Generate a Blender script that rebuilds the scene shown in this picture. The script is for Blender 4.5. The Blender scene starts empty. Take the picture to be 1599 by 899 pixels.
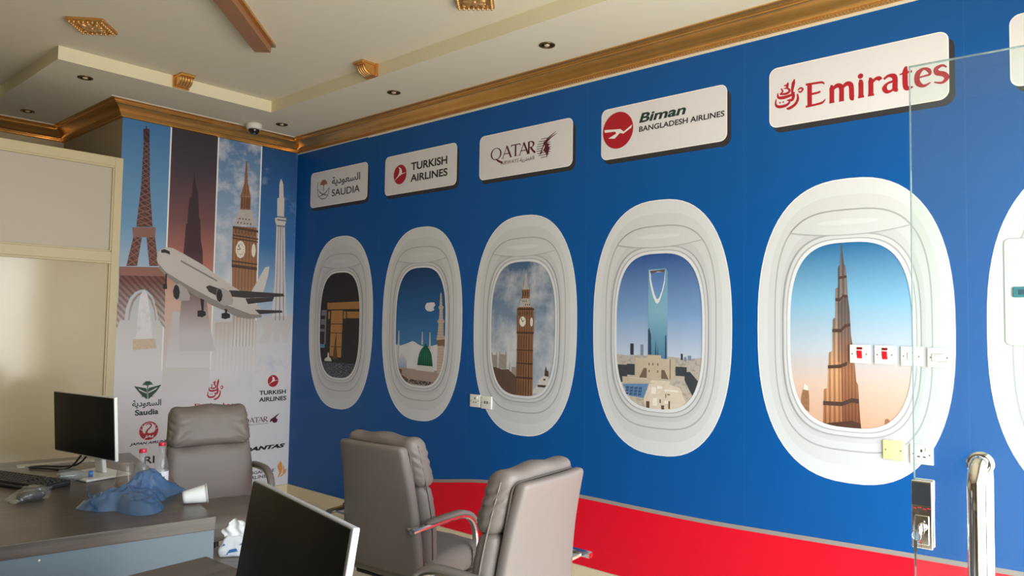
import bpy, bmesh, math, random
from mathutils import Vector, Matrix, noise
from mathutils.geometry import tessellate_polygon
PI = math.pi
R = math.radians
random.seed(7)
SC = bpy.context.scene
COL = SC.collection

# ------------------------------------------------------------------ camera
cam_d = bpy.data.cameras.new('camera')
cam = bpy.data.objects.new('camera', cam_d)
COL.objects.link(cam)
SC.camera = cam
yaw, pitch, roll = 0.846986796, 0.0512442356, 0.0160297607
fw = Vector((math.sin(yaw) * math.cos(pitch), math.cos(yaw) * math.cos(pitch), math.sin(pitch)))
r0 = Vector((math.cos(yaw), -math.sin(yaw), 0))
u0 = r0.cross(fw)
rt = r0 * math.cos(roll) + u0 * math.sin(roll)
up = u0 * math.cos(roll) - r0 * math.sin(roll)
m = Matrix((rt, up, -fw)).transposed().to_4x4()
m.translation = Vector((-3.5725, -5.6949, 1.4712))
cam.matrix_world = m
cam_d.sensor_fit = 'HORIZONTAL'
cam_d.sensor_width = 36.0
cam_d.lens = 1157.23 / 1599 * 36.0
cam_d.clip_start = 0.02

# ------------------------------------------------------------------ daylight, exposure
SC.view_settings.view_transform = 'Standard'
SC.view_settings.look = 'None'
SC.view_settings.gamma = 1.0
SC.view_settings.use_curve_mapping = False
SC.view_settings.exposure = 0.0
SC.cycles.use_denoising = True
SC.cycles.max_bounces = 10
SC.cycles.diffuse_bounces = 6
SC.cycles.transparent_max_bounces = 16
SC.cycles.sample_clamp_indirect = 6.0
W = bpy.data.worlds.new('daylight')
SC.world = W
W.use_nodes = True
nt = W.node_tree
nt.nodes.clear()
wo = nt.nodes.new('ShaderNodeOutputWorld')
bg = nt.nodes.new('ShaderNodeBackground')
tc = nt.nodes.new('ShaderNodeTexCoord')
sx = nt.nodes.new('ShaderNodeSeparateXYZ')
cr = nt.nodes.new('ShaderNodeValToRGB')
mr = nt.nodes.new('ShaderNodeMapRange')
mr.inputs[1].default_value = -1
mr.inputs[2].default_value = 1
nt.links.new(tc.outputs['Generated'], sx.inputs[0])
nt.links.new(sx.outputs[2], mr.inputs[0])
nt.links.new(mr.outputs[0], cr.inputs[0])
nt.links.new(cr.outputs[0], bg.inputs[0])
nt.links.new(bg.outputs[0], wo.inputs[0])
cr.color_ramp.elements[0].position = 0.0
cr.color_ramp.elements[0].color = (0.92, 0.85, 0.75, 1)     # sunlit pavement
cr.color_ramp.elements[1].position = 1.0
cr.color_ramp.elements[1].color = (0.66, 0.82, 1.0, 1)      # open sky
e = cr.color_ramp.elements.new(0.47)
e.color = (0.98, 0.91, 0.81, 1)
e = cr.color_ramp.elements.new(0.53)
e.color = (0.93, 0.98, 1.0, 1)
bg.inputs[1].default_value = 9.7
pl = bpy.data.lights.new('shopfront_daylight_portal', 'AREA')
pl.shape = 'RECTANGLE'
pl.size = 3.2
pl.size_y = 2.4
pl.cycles.is_portal = True
po = bpy.data.objects.new('shopfront_daylight_portal', pl)
COL.objects.link(po)
po.location = (-1.85, -6.08, 1.2)
po.rotation_euler = (R(90), 0, 0)

# ------------------------------------------------------------------ materials
def nodes(name):
    mt = bpy.data.materials.new(name)
    mt.use_nodes = True
    t = mt.node_tree
    return mt, t, t.nodes['Principled BSDF'], t.nodes, t.links

def M(name, col, rough=0.5, metal=0.0, spec=0.5, bump=None, var=None, coat=0.0, emit=None):
    """bump=(scale,strength); var=(scale,amount,stretch)"""
    mt, t, b, N, L = nodes(name)
    b.inputs['Base Color'].default_value = (*col, 1)
    b.inputs['Roughness'].default_value = rough
    b.inputs['Metallic'].default_value = metal
    b.inputs['Specular IOR Level'].default_value = spec
    if coat:
        b.inputs['Coat Weight'].default_value = coat
        b.inputs['Coat Roughness'].default_value = 0.12
    if bump or var:
        c = N.new('ShaderNodeTexCoord')
    if var:
        mp = N.new('ShaderNodeMapping')
        mp.inputs['Scale'].default_value = var[2] if len(var) > 2 else (1, 1, 1)
        L.new(c.outputs['Object'], mp.inputs[0])
        nz = N.new('ShaderNodeTexNoise')
        nz.inputs['Scale'].default_value = var[0]
        nz.inputs['Detail'].default_value = 6
        L.new(mp.outputs[0], nz.inputs[0])
        mx = N.new('ShaderNodeMix')
        mx.data_type = 'RGBA'
        a = var[1]
        mx.inputs['A'].default_value = (*[x * (1 - a) for x in col], 1)
        mx.inputs['B'].default_value = (*[min(1, x * (1 + a)) for x in col], 1)
        L.new(nz.outputs[0], mx.inputs['Factor'])
        L.new(mx.outputs['Result'], b.inputs['Base Color'])
    if bump:
        nz = N.new('ShaderNodeTexNoise')
        nz.inputs['Scale'].default_value = bump[0]
        nz.inputs['Detail'].default_value = 4
        L.new(c.outputs['Object'], nz.inputs[0])
        bp = N.new('ShaderNodeBump')
        bp.inputs['Strength'].default_value = bump[1]
        bp.inputs['Distance'].default_value = 0.01
        L.new(nz.outputs[0], bp.inputs['Height'])
        L.new(bp.outputs[0], b.inputs['Normal'])
    return mt

def s2l(r, g, b):
    f = lambda c: (c / 12.92 if c <= 0.04045 else ((c + 0.055) / 1.055) ** 2.4)
    return (f(r / 255), f(g / 255), f(b / 255))

def G(name, stops, z0, z1, rough=0.55, cloud=None, ribs=None):
    """printed artwork: colours along the sheet height; cloud=(scale,colour,low,high); ribs=(scale,amount,axis)"""
    mt, t, b, N, L = nodes(name)
    b.inputs['Roughness'].default_value = rough
    b.inputs['Specular IOR Level'].default_value = 0.3
    c = N.new('ShaderNodeTexCoord')
    s = N.new('ShaderNodeSeparateXYZ')
    L.new(c.outputs['Object'], s.inputs[0])
    mr = N.new('ShaderNodeMapRange')
    mr.inputs[1].default_value = z0
    mr.inputs[2].default_value = z1
    L.new(s.outputs[2], mr.inputs[0])
    cr = N.new('ShaderNodeValToRGB')
    el = cr.color_ramp.elements
    el[0].position, el[0].color = stops[0][0], (*stops[0][1], 1)
    el[1].position, el[1].color = stops[-1][0], (*stops[-1][1], 1)
    for p, col in stops[1:-1]:
        q = el.new(p)
        q.color = (*col, 1)
    L.new(mr.outputs[0], cr.inputs[0])
    out = cr.outputs[0]
    if cloud:
        nz = N.new('ShaderNodeTexNoise')
        nz.inputs['Scale'].default_value = cloud[0]
        nz.inputs['Detail'].default_value = 8
        nz.inputs['Roughness'].default_value = 0.6
        L.new(c.outputs['Object'], nz.inputs[0])
        m2 = N.new('ShaderNodeMapRange')
        m2.inputs[1].default_value = cloud[2]
        m2.inputs[2].default_value = cloud[3]
        L.new(nz.outputs[0], m2.inputs[0])
        mx = N.new('ShaderNodeMix')
        mx.data_type = 'RGBA'
        mx.inputs['B'].default_value = (*cloud[1], 1)
        fac = m2.outputs[0]
        if len(cloud) > 4:      # clouds give way to plain paper towards the foot of the sheet
            m3 = N.new('ShaderNodeMapRange')
            m3.inputs[1].default_value = cloud[4]
            m3.inputs[2].default_value = cloud[5]
            L.new(s.outputs[2], m3.inputs[0])
            mm = N.new('ShaderNodeMath')
            mm.operation = 'MULTIPLY'
            L.new(m2.outputs[0], mm.inputs[0])
            L.new(m3.outputs[0], mm.inputs[1])
            fac = mm.outputs[0]
        L.new(fac, mx.inputs['Factor'])
        L.new(out, mx.inputs['A'])
        out = mx.outputs['Result']
    if ribs:
        wv = N.new('ShaderNodeTexWave')
        wv.bands_direction = ribs[2]
        wv.inputs['Scale'].default_value = ribs[0]
        wv.inputs['Distortion'].default_value = 0.6
        wv.inputs['Detail'].default_value = 2
        L.new(c.outputs['Object'], wv.inputs[0])
        m4 = N.new('ShaderNodeMapRange')
        m4.inputs[3].default_value = 1 - ribs[1]
        m4.inputs[4].default_value = 1 + ribs[1]
        L.new(wv.outputs[1], m4.inputs[0])
        mx = N.new('ShaderNodeMix')
        mx.data_type = 'RGBA'
        mx.blend_type = 'MULTIPLY'
        mx.inputs['Factor'].default_value = 1
        L.new(out, mx.inputs['A'])
        L.new(m4.outputs[0], mx.inputs['B'])
        out = mx.outputs['Result']
    L.new(out, b.inputs['Base Color'])
    return mt

def glassy(name, tint, alpha, rough=0.03, ior=1.45, body=None):
    """thin clear sheet: tinted see-through plus Fresnel reflection; body adds some coloured film"""
    mt = bpy.data.materials.new(name)
    mt.use_nodes = True
    t = mt.node_tree
    N, L = t.nodes, t.links
    N.clear()
    o = N.new('ShaderNodeOutputMaterial')
    tr = N.new('ShaderNodeBsdfTransparent')
    tr.inputs[0].default_value = (*tint, 1)
    gl = N.new('ShaderNodeBsdfGlossy')
    gl.inputs['Roughness'].default_value = rough
    fr = N.new('ShaderNodeFresnel')
    ge = N.new('ShaderNodeNewGeometry')
    mi = N.new('ShaderNodeMapRange')        # a thin sheet reflects alike from both faces
    mi.inputs[3].default_value = ior
    mi.inputs[4].default_value = 1 / ior
    L.new(ge.outputs['Backfacing'], mi.inputs[0])
    L.new(mi.outputs[0], fr.inputs[0])
    base = tr.outputs[0]
    if body:
        df = N.new('ShaderNodeBsdfDiffuse')
        df.inputs[0].default_value = (*body, 1)
        tl = N.new('ShaderNodeBsdfTranslucent')
        tl.inputs[0].default_value = (*body, 1)
        ad = N.new('ShaderNodeMixShader')
        ad.inputs[0].default_value = 0.5
        L.new(df.outputs[0], ad.inputs[1])
        L.new(tl.outputs[0], ad.inputs[2])
        m1 = N.new('ShaderNodeMixShader')
        m1.inputs[0].default_value = alpha
        L.new(tr.outputs[0], m1.inputs[1])
        L.new(ad.outputs[0], m1.inputs[2])
        base = m1.outputs[0]
    m2 = N.new('ShaderNodeMixShader')
    L.new(fr.outputs[0], m2.inputs[0])
    L.new(base, m2.inputs[1])
    L.new(gl.outputs[0], m2.inputs[2])
    L.new(m2.outputs[0], o.inputs[0])
    return mt

# ------------------------------------------------------------------ mesh helpers
class MB:
    """collects shapes; build() links them as ONE mesh object"""
    def __init__(s):
        s.v, s.f, s.m = [], [], []
        s.k = 0
    def add(s, vs, fs, mi=0):
        o = len(s.v)
        s.v += [tuple(v) for v in vs]
        for f in fs:
            s.f.append([i + o for i in f])
            s.m.append(mi)
        return s
    def box(s, lo, hi, mi=0):
        x0, y0, z0 = lo
        x1, y1, z1 = hi
        return s.add([(x0, y0, z0), (x1, y0, z0), (x1, y1, z0), (x0, y1, z0), (x0, y0, z1), (x1, y0, z1), (x1, y1, z1), (x0, y1, z1)],
                     [(0, 3, 2, 1), (4, 5, 6, 7), (0, 1, 5, 4), (1, 2, 6, 5), (2, 3, 7, 6), (3, 0, 4, 7)], mi)
    def rbox(s, lo, hi, r, n=(6, 6, 6), deform=None, mi=0):
        """box with rounded edges, evenly gridded, optionally deformed"""
        c = [(a + b) / 2 for a, b in zip(lo, hi)]
        h = [(b - a) / 2 for a, b in zip(lo, hi)]
        rr = [min(r, x * 0.999) for x in h]
        rmin = min(rr)
        idx, vs, fs = {}, [], []
        def put(p):
            k = tuple(round(x, 5) for x in p)
            if k in idx:
                return idx[k]
            q = [x * y for x, y in zip(p, h)]
            core = [max(-(y - rmin), min(y - rmin, x)) for x, y in zip(q, h)]
            d = Vector([a - b for a, b in zip(q, core)])
            if d.length > 1e-9:
                d = d.normalized() * rmin
            w = Vector(core) + d + Vector(c)
            if deform:
                w = Vector(deform(w, p))
            idx[k] = len(vs)
            vs.append(tuple(w))
            return idx[k]
        def grid(n, hh):      # samples along one axis, denser at the rounded rim
            core = max(0.0, 1 - rmin / hh)
            a = [-1 + (1 - core) * (1 - math.cos(i * PI / 8)) for i in range(4)] if core > 0 else [-1]
            mid = [-core + 2 * core * i / n for i in range(n + 1)]
            return sorted(set([round(x, 6) for x in a + mid + [-x for x in a]]))
        ax = [grid(n[i], h[i]) for i in range(3)]
        for d in range(3):
            u, w = (d + 1) % 3, (d + 2) % 3
            for sg in (-1, 1):
                for i in range(len(ax[u]) - 1):
                    for j in range(len(ax[w]) - 1):
                        q = []
                        for a, b in ((i, j), (i + 1, j), (i + 1, j + 1), (i, j + 1)):
                            p = [0, 0, 0]
                            p[d] = sg
                            p[u] = ax[u][a]
                            p[w] = ax[w][b]
                            q.append(put(p))
                        if sg < 0:
                            q.reverse()
                        if len(set(q)) > 2:
                            fs.append(q)
        return s.add(vs, fs, mi)
    def lathe(s, prof, n=24, c=(0, 0, 0), axis='z', mi=0):
        vs, fs = [], []
        for r, z in prof:
            for k in range(n):
                a = 2 * PI * k / n
                p = (r * math.cos(a), r * math.sin(a), z)
                if axis == 'y':
                    p = (p[0], z, p[1])
                elif axis == 'x':
                    p = (z, p[0], p[1])
                vs.append((p[0] + c[0], p[1] + c[1], p[2] + c[2]))
        for i in range(len(prof) - 1):
            for k in range(n):
                fs.append((i * n + k, i * n + (k + 1) % n, (i + 1) * n + (k + 1) % n, (i + 1) * n + k))
        if prof[0][0] > 1e-6:
            fs.append(list(range(n))[::-1])
        if prof[-1][0] > 1e-6:
            fs.append([(len(prof) - 1) * n + k for k in range(n)])
        return s.add(vs, fs, mi)
    def sweep(s, path, prof, upv=(0, 0, 1), closed=False, mi=0, scale=None):
        """profile (side, up) swept along a path; side = tangent x up"""
        n, vs, fs = len(prof), [], []
        P = [Vector(p) for p in path]
        for i, p in enumerate(P):
            if closed:
                t = P[(i + 1) % len(P)] - P[i - 1]
            else:
                t = P[min(i + 1, len(P) - 1)] - P[max(i - 1, 0)]
            t.normalize()
            sd = t.cross(Vector(upv))
            if sd.length < 1e-5:
                sd = t.cross(Vector((0, 1, 0.01)))
            sd.normalize()
            u = sd.cross(t)
            k = scale[i] if scale else 1
            for a, b in prof:
                vs.append(p + sd * a * k + u * b * k)
        last = len(P) if closed else len(P) - 1
        for i in range(last):
            j = (i + 1) % len(P)
            for k in range(n):
                fs.append((i * n + k, i * n + (k + 1) % n, j * n + (k + 1) % n, j * n + k))
        if not closed:
            fs.append(list(range(n))[::-1])
            fs.append([(len(P) - 1) * n + k for k in range(n)])
        return s.add(vs, fs, mi)
    def tube(s, path, r, n=10, closed=False, mi=0, upv=(0, 0, 1), scale=None):
        return s.sweep(path, [(r * math.cos(2 * PI * k / n), r * math.sin(2 * PI * k / n)) for k in range(n)], upv, closed, mi, scale)
    def prism(s, poly, lo, hi, mi=0):
        """polygon in XY between two heights"""
        n = len(poly)
        vs = [(x, y, lo) for x, y in poly] + [(x, y, hi) for x, y in poly]
        fs = [list(range(n))[::-1], [n + i for i in range(n)]]
        fs += [(i, (i + 1) % n, n + (i + 1) % n, n + i) for i in range(n)]
        return s.add(vs, fs, mi)
    def flat(s, outer, holes=(), lvl=0.0005, mi=0):
        """printed patch: polygon (a right, b up) facing the room (-Y), lvl in front of the wall"""
        s.k += 1
        lvl += s.k * 1.2e-5          # overlapping patches of one print never share a plane
        loops = [[Vector((a, b, 0)) for a, b in outer]] + [[Vector((a, b, 0)) for a, b in h] for h in holes]
        flatv = [v for l in loops for v in l]
        fs = []
        for t in tessellate_polygon(loops):
            a, b, c = (flatv[i] for i in t)
            ar = (b.x - a.x) * (c.y - a.y) - (b.y - a.y) * (c.x - a.x)
            fs.append(tuple(t) if ar > 0 else tuple(t)[::-1])
        return s.add([(v.x, -lvl, v.y) for v in flatv], fs, mi)
    def ribbon(s, pts, w, lvl=0.0005, mi=0, sm=6):
        """printed brush stroke along pts, width w (number or list)"""
        s.k += 1
        lvl += s.k * 1.2e-5
        if not isinstance(w, (list, tuple)):
            w = [w] * len(pts)
        if sm and len(pts) > 2:
            pts, w = smooth(pts, w, sm)
        L_, R_ = [], []
        for i in range(len(pts)):
            a, b = pts[max(i - 1, 0)], pts[min(i + 1, len(pts) - 1)]
            t = Vector((b[0] - a[0], b[1] - a[1]))
            t = t.normalized() if t.length > 1e-9 else Vector((1, 0))
            L_.append((pts[i][0] - t.y * w[i] / 2, pts[i][1] + t.x * w[i] / 2))
            R_.append((pts[i][0] + t.y * w[i] / 2, pts[i][1] - t.x * w[i] / 2))
        n = len(pts)
        vs = [(a, -lvl, b) for a, b in R_] + [(a, -lvl, b) for a, b in L_]
        return s.add(vs, [(i, i + 1, n + i + 1, n + i) for i in range(n - 1)], mi)
    def build(s, name, mats, parent=None, smooth=False, fix=False, bevel=0):
        me = bpy.data.meshes.new(name)
        me.from_pydata(s.v, [], s.f)
        if not isinstance(mats, (list, tuple)):
            mats = [mats]
        for q in mats:
            me.materials.append(q)
        me.polygons.foreach_set('material_index', s.m)
        if smooth:
            me.polygons.foreach_set('use_smooth', [True] * len(me.polygons))
        if fix:
            b = bmesh.new()
            b.from_mesh(me)
            bmesh.ops.recalc_face_normals(b, faces=b.faces)
            b.to_mesh(me)
            b.free()
        me.update()
        o = bpy.data.objects.new(name, me)
        COL.objects.link(o)
        if parent:
            o.parent = parent
        if bevel:
            md = o.modifiers.new('edge', 'BEVEL')
            md.width = bevel
            md.segments = 2
            md.limit_method = 'ANGLE'
        if smooth == 'auto':
            md = o.modifiers.new('edges', 'EDGE_SPLIT')
            md.split_angle = R(38)
        return o

def smooth(pts, w, k):
    P, Q = [], []
    n = len(pts)
    for i in range(n - 1):
        p0, p1, p2, p3 = pts[max(i - 1, 0)], pts[i], pts[i + 1], pts[min(i + 2, n - 1)]
        for j in range(k):
            t = j / k
            P.append(tuple(0.5 * (2 * p1[c] + (p2[c] - p0[c]) * t + (2 * p0[c] - 5 * p1[c] + 4 * p2[c] - p3[c]) * t * t + (3 * p1[c] - p0[c] - 3 * p2[c] + p3[c]) * t ** 3) for c in range(len(p1))))
            Q.append(w[i] * (1 - t) + w[i + 1] * t)
    P.append(tuple(pts[-1]))
    Q.append(w[-1])
    return P, Q

def curve(pts, k=8):
    return smooth(pts, [1] * len(pts), k)[0]

def SE(rx, rz, n=2.0, cx=0.0, cz=0.0, N=72):
    out = []
    for k in range(N):
        a = 2 * PI * k / N
        c, s_ = math.cos(a), math.sin(a)
        out.append((cx + rx * math.copysign(abs(c) ** (2 / n), c), cz + rz * math.copysign(abs(s_) ** (2 / n), s_)))
    return out

def rrect(x0, z0, x1, z1, r, k=6):
    out = []
    for cx, cz, a0 in ((x1 - r, z1 - r, 0), (x0 + r, z1 - r, 90), (x0 + r, z0 + r, 180), (x1 - r, z0 + r, 270)):
        for i in range(k + 1):
            a = R(a0 + 90 * i / k)
            out.append((cx + r * math.cos(a), cz + r * math.sin(a)))
    return out

def text(body, x0, z0, x1, z1, mat, parent, lvl=0.001, shear=0.0, bold=0.0, name='lettering'):
    """lettering fitted into the box (x0,z0)-(x1,z1) on a wall-facing thing"""
    cu = bpy.data.curves.new('text', 'FONT')
    cu.body = body
    cu.shear = shear
    cu.offset = bold
    cu.resolution_u = 6
    o = bpy.data.objects.new('text', cu)
    COL.objects.link(o)
    bpy.context.view_layer.update()
    me = bpy.data.meshes.new_from_object(o.evaluated_get(bpy.context.evaluated_depsgraph_get()))
    bpy.data.objects.remove(o)
    xs = [v.co.x for v in me.vertices]
    ys = [v.co.y for v in me.vertices]
    ax, bx, ay, by = min(xs), max(xs), min(ys), max(ys)
    vs = [(x0 + (v.co.x - ax) / (bx - ax) * (x1 - x0), -lvl, z0 + (v.co.y - ay) / (by - ay) * (z1 - z0)) for v in me.vertices]
    fs = [list(p.vertices) for p in me.polygons]
    bpy.data.meshes.remove(me)
    return MB().add(vs, fs).build(name, mat, parent)

def tag(o, label, cat, group=None, kind=None):
    o['label'] = label
    o['category'] = cat
    if group:
        o['group'] = group
    if kind:
        o['kind'] = kind
    return o

def thing(name, label, cat, loc=(0, 0, 0), rz=0.0, group=None):
    o = bpy.data.objects.new(name, None)
    o.empty_display_size = 0.05
    COL.objects.link(o)
    o.location = loc
    o.rotation_euler = (0, 0, rz)
    return tag(o, label, cat, group)

def struct(o):
    o['kind'] = 'structure'
    return o

def dup(root, label, loc, rz):
    r = root.copy()
    COL.objects.link(r)
    r.location = loc
    r.rotation_euler = (0, 0, rz)
    r['label'] = label
    for ch in list(root.children):
        c = ch.copy()
        COL.objects.link(c)
        c.parent = r
        for g in list(ch.children):
            d = g.copy()
            COL.objects.link(d)
            d.parent = c
    return r
# ------------------------------------------------------------------ surface materials
m_blue = M('blue_vinyl', s2l(6, 84, 158), 0.36, spec=0.28)
m_red = M('red_vinyl', s2l(228, 14, 42), 0.36, spec=0.28)
m_stripe = M('grey_stripe', s2l(150, 142, 138), 0.4)
m_seam = M('vinyl_seam', s2l(14, 89, 162), 0.45)
m_ceil = M('ceiling_paint', s2l(222, 216, 197), 0.85, spec=0.2)
m_fascia = M('cream_fascia', s2l(226, 219, 190), 0.75, spec=0.2)
m_wallp = M('cream_wall', s2l(190, 178, 150), 0.75, spec=0.2, var=(3, 0.06))
m_gold = M('gold_paint', (0.70, 0.38, 0.115), 0.26, metal=0.8, var=(9, 0.15))
m_goldb = M('gold_bead', (0.66, 0.40, 0.15), 0.3, metal=0.6)
m_white = M('white_caulk', s2l(228, 222, 208), 0.7)
m_frame = M('cream_aluminium', s2l(206, 194, 158), 0.42, spec=0.5)
m_panel = M('pale_board', s2l(192, 184, 170), 0.45)
m_tile = M('cream_gloss_tile', s2l(194, 181, 146), 0.13, spec=0.6, var=(2.2, 0.05), bump=(2.6, 0.10))
m_skirt = M('cream_skirting', s2l(222, 208, 176), 0.35, var=(5, 0.07))

# floor: glazed cream tiles with grout lines
m_floor, t_, b_, N_, L_n = nodes('cream_floor_tiles')
b_.inputs['Roughness'].default_value = 0.28
br = N_.new('ShaderNodeTexBrick')
br.offset = 0
br.inputs['Color1'].default_value = (*s2l(214, 203, 178), 1)
br.inputs['Color2'].default_value = (*s2l(208, 196, 170), 1)
br.inputs['Mortar'].default_value = (*s2l(160, 150, 130), 1)
br.inputs['Scale'].default_value = 1
br.inputs['Mortar Size'].default_value = 0.003
br.inputs['Brick Width'].default_value = 0.4
br.inputs['Row Height'].default_value = 0.4
c_ = N_.new('ShaderNodeTexCoord')
L_n.new(c_.outputs['Object'], br.inputs[0])
L_n.new(br.outputs[0], b_.inputs['Base Color'])

# ------------------------------------------------------------------ room shell
ZB, ZS, ZU = 2.95, 3.059, 3.144        # crown foot, soffit, raised ceiling
XA, YA, XL, YF = -1.458, 1.235, -5.5, -6.1
struct(MB().box((XL - .1, YF - 1.5, -0.1), (0.1, YA + .1, 0)).build('floor', m_floor))
wr = struct(MB().box((0, YF, 0), (0.12, 0.12, 3.3)).build('wall_right', m_blue))
for k, y in enumerate((-1.155, -2.145, -3.12, -4.1, -5.075)):
    MB().box((-0.0006, y - .0012, .55), (0.001, y + .0012, 2.94)).build('seam', m_seam, wr)
struct(MB().box((XA, 0, 0), (0, 0.12, 3.3)).build('wall_back', m_wallp))
struct(MB().box((XA, 0.12, 0), (XA + .12, YA, 3.3)).build('wall_recess_side', m_wallp))
struct(MB().box((XL, YA, 0), (XA + .12, YA + .12, 3.3)).build('wall_recess_back', m_wallp))
struct(MB().box((XL - .12, YF, 0), (XL, YA + .12, 3.3)).build('wall_left', M('taupe_wall', s2l(120, 108, 92), .8, spec=.2)))  # unseen wall; dark taupe invented to cut bounce light at left
f = MB().box((XL, YF - .15, 2.4), (0, YF, 3.3)).box((XL, YF - .15, 0), (-3.45, YF, 2.4)).box((-0.25, YF - .15, 0), (0, YF, 2.4))  # unseen; left part closed and lintel lowered to shape the daylight
struct(f.build('wall_front', m_wallp))

room = [(0, YF), (0, 0), (XA, 0), (XA, YA), (XL, YA), (XL, YF)]
tray = [(-.64, -5.4), (-.64, -.64), (-2.085, -.64), (-2.085, .58), (-4.86, .58), (-4.86, -5.4)]
def down_face(mb, outer, holes, z):
    loops = [[Vector((a, b, 0)) for a, b in outer]] + [[Vector((a, b, 0)) for a, b in h] for h in holes]
    fl = [v for l in loops for v in l]
    fs = []
    for t in tessellate_polygon(loops):
        a, b, c = (fl[i] for i in t)
        ar = (b.x - a.x) * (c.y - a.y) - (b.y - a.y) * (c.x - a.x)
        fs.append(tuple(t) if ar < 0 else tuple(t)[::-1])
    return mb.add([(v.x, v.y, z) for v in fl], fs)
struct(down_face(MB(), room, [tray], ZS).build('ceiling_soffit', m_ceil))
struct(MB().box((XL - .1, YF - .15, ZU), (0.1, YA + .1, ZU + .12)).build('ceiling', m_ceil))
fb = MB()
for i in range(len(tray)):
    a, b = tray[i], tray[(i + 1) % len(tray)]
    fb.add([(a[0], a[1], ZS), (b[0], b[1], ZS), (b[0], b[1], ZU), (a[0], a[1], ZU)], [(0, 1, 2, 3)])
struct(fb.build('ceiling_fascia', m_fascia))

# gold crown moulding, mitred at each corner
PROF = [(0.0, 0.0), (0.012, 0.0), (0.02, 0.004), (0.02, 0.014), (0.026, 0.018), (0.026, 0.024), (0.034, 0.03), (0.040, 0.042), (0.050, 0.058),
        (0.064, 0.072), (0.078, 0.080), (0.086, 0.082), (0.086, 0.088), (0.094, 0.091), (0.098, 0.098), (0.108, 0.101), (0.119, 0.103), (0.119, 0.109)]
def crown(name, p0, p1, inward, mitre0, mitre1, ):
    """run from p0 to p1; inward = room-side normal; mitre +1 inside corner, -1 outside corner, 0 square"""
    mb = MB()
    t = (Vector(p1) - Vector(p0)).normalized()
    n = Vector(inward)
    A_, B_ = [], []
    for d, z in PROF:
        a = Vector(p0) + n * d + t * d * mitre0
        b = Vector(p1) + n * d - t * d * mitre1
        A_.append((a.x, a.y, ZB + z))
        B_.append((b.x, b.y, ZB + z))
    k = len(PROF)
    mb.add(A_ + B_, [(i, i + 1, k + i + 1, k + i) for i in range(k - 1)])
    o = mb.build(name, m_gold, smooth='auto', fix=False)
    b = bmesh.new()
    b.from_mesh(o.data)
    c = sum((q.normal for q in b.faces), Vector())
    if c.dot(Vector((n.x, n.y, -.5))) < 0:
        bmesh.ops.reverse_faces(b, faces=b.faces)
    b.to_mesh(o.data)
    b.free()
    return struct(o)
cr_r = crown('trim_right', (0, YF), (0, 0), (-1, 0), 0, 1)
crown('trim_back', (XA, 0), (0, 0), (0, -1), -1, 1)
crown('trim_recess_side', (XA, 0), (XA, YA), (-1, 0), -1, 1)
crown('trim_recess_back', (XL, YA), (XA, YA), (0, -1), 0, 1)
bd = MB()
y = -.05
while y > -5.9:
    bd.add([(-.021, y - .006, ZB + .002), (-.021, y + .006, ZB + .009), (-.027, y, ZB + .0055), (-.021, y + .006, ZB + .002), (-.021, y - .006, ZB + .013), (-.012, y, ZB - .001)],
           [(0, 1, 2), (1, 4, 2), (0, 2, 5), (2, 3, 5)])
    y -= .017
bd.build('rope_bead', m_goldb, cr_r)
struct(MB().box((XA - .13, -.132, ZS - .004), (-.119, -.119, ZS + .002)).build('trim_cornice_edge', m_white))
struct(MB().box((XL, YA - .132, ZS - .004), (XA - .119, YA - .119, ZS + .002)).build('trim_cornice_edge', m_white))
tr = MB()
tr.box((-.004, YF, ZB - .014), (0, -1.0, ZB + .001)).box((-.003, -1.0, ZB - .007), (0, 0, ZB + .001))
struct(tr.build('trim_caulk_line', m_white))
struct(MB().box((-.012, YF, 0), (0, -.0, .088)).build('baseboard_right', m_skirt))
struct(MB().box((XA, -.012, 0), (-.012, 0, .088)).build('baseboard_back', m_skirt))

# framed partition left of the poster wall
PT = bpy.data.objects.new('partition', None)
COL.objects.link(PT)
PT.location = (XA, -.045, 0)
struct(PT)
pf = MB()
pf.box((-.055, 0, 0), (0, .045, 2.64)).box((-3.9, 0, 2.575), (-.055, .045, 2.64)).box((-3.9, 0, 1.885), (-.055, .045, 1.955))
pf.box((-1.95, 0, 0), (-1.89, .045, 1.885)).box((-3.9, 0, 0), (-3.84, .045, 2.575)).box((-1.95, 0, 1.955), (-1.89, .045, 2.575))
for a, b in ((-1.89, -.055), (-3.84, -1.95)):     # glazing beads round each panel
    for z0, z1 in ((0.0, 1.885), (1.955, 2.575)):
        pf.box((a, -.0, z1 - .014), (b, .022, z1)).box((b - .012, .004, z0), (b, .022, z1 - .014)).box((a, .004, z0), (a + .012, .022, z1 - .014)).box((a, .004, z0), (b, .022, z0 + .012))
pf.build('frame', m_frame, PT, bevel=.003)
MB().box((-1.89, .02, 1.955), (-.055, .03, 2.575)).build('upper_panel', m_panel, PT)
MB().box((-3.84, .02, 1.955), (-1.95, .03, 2.575)).build('upper_panel', m_panel, PT)
MB().box((-1.89, .02, 0), (-.055, .03, 1.885)).build('lower_panel', m_tile, PT)
MB().box((-3.84, .02, 0), (-1.95, .03, 1.885)).build('lower_panel', m_tile, PT)

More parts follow.
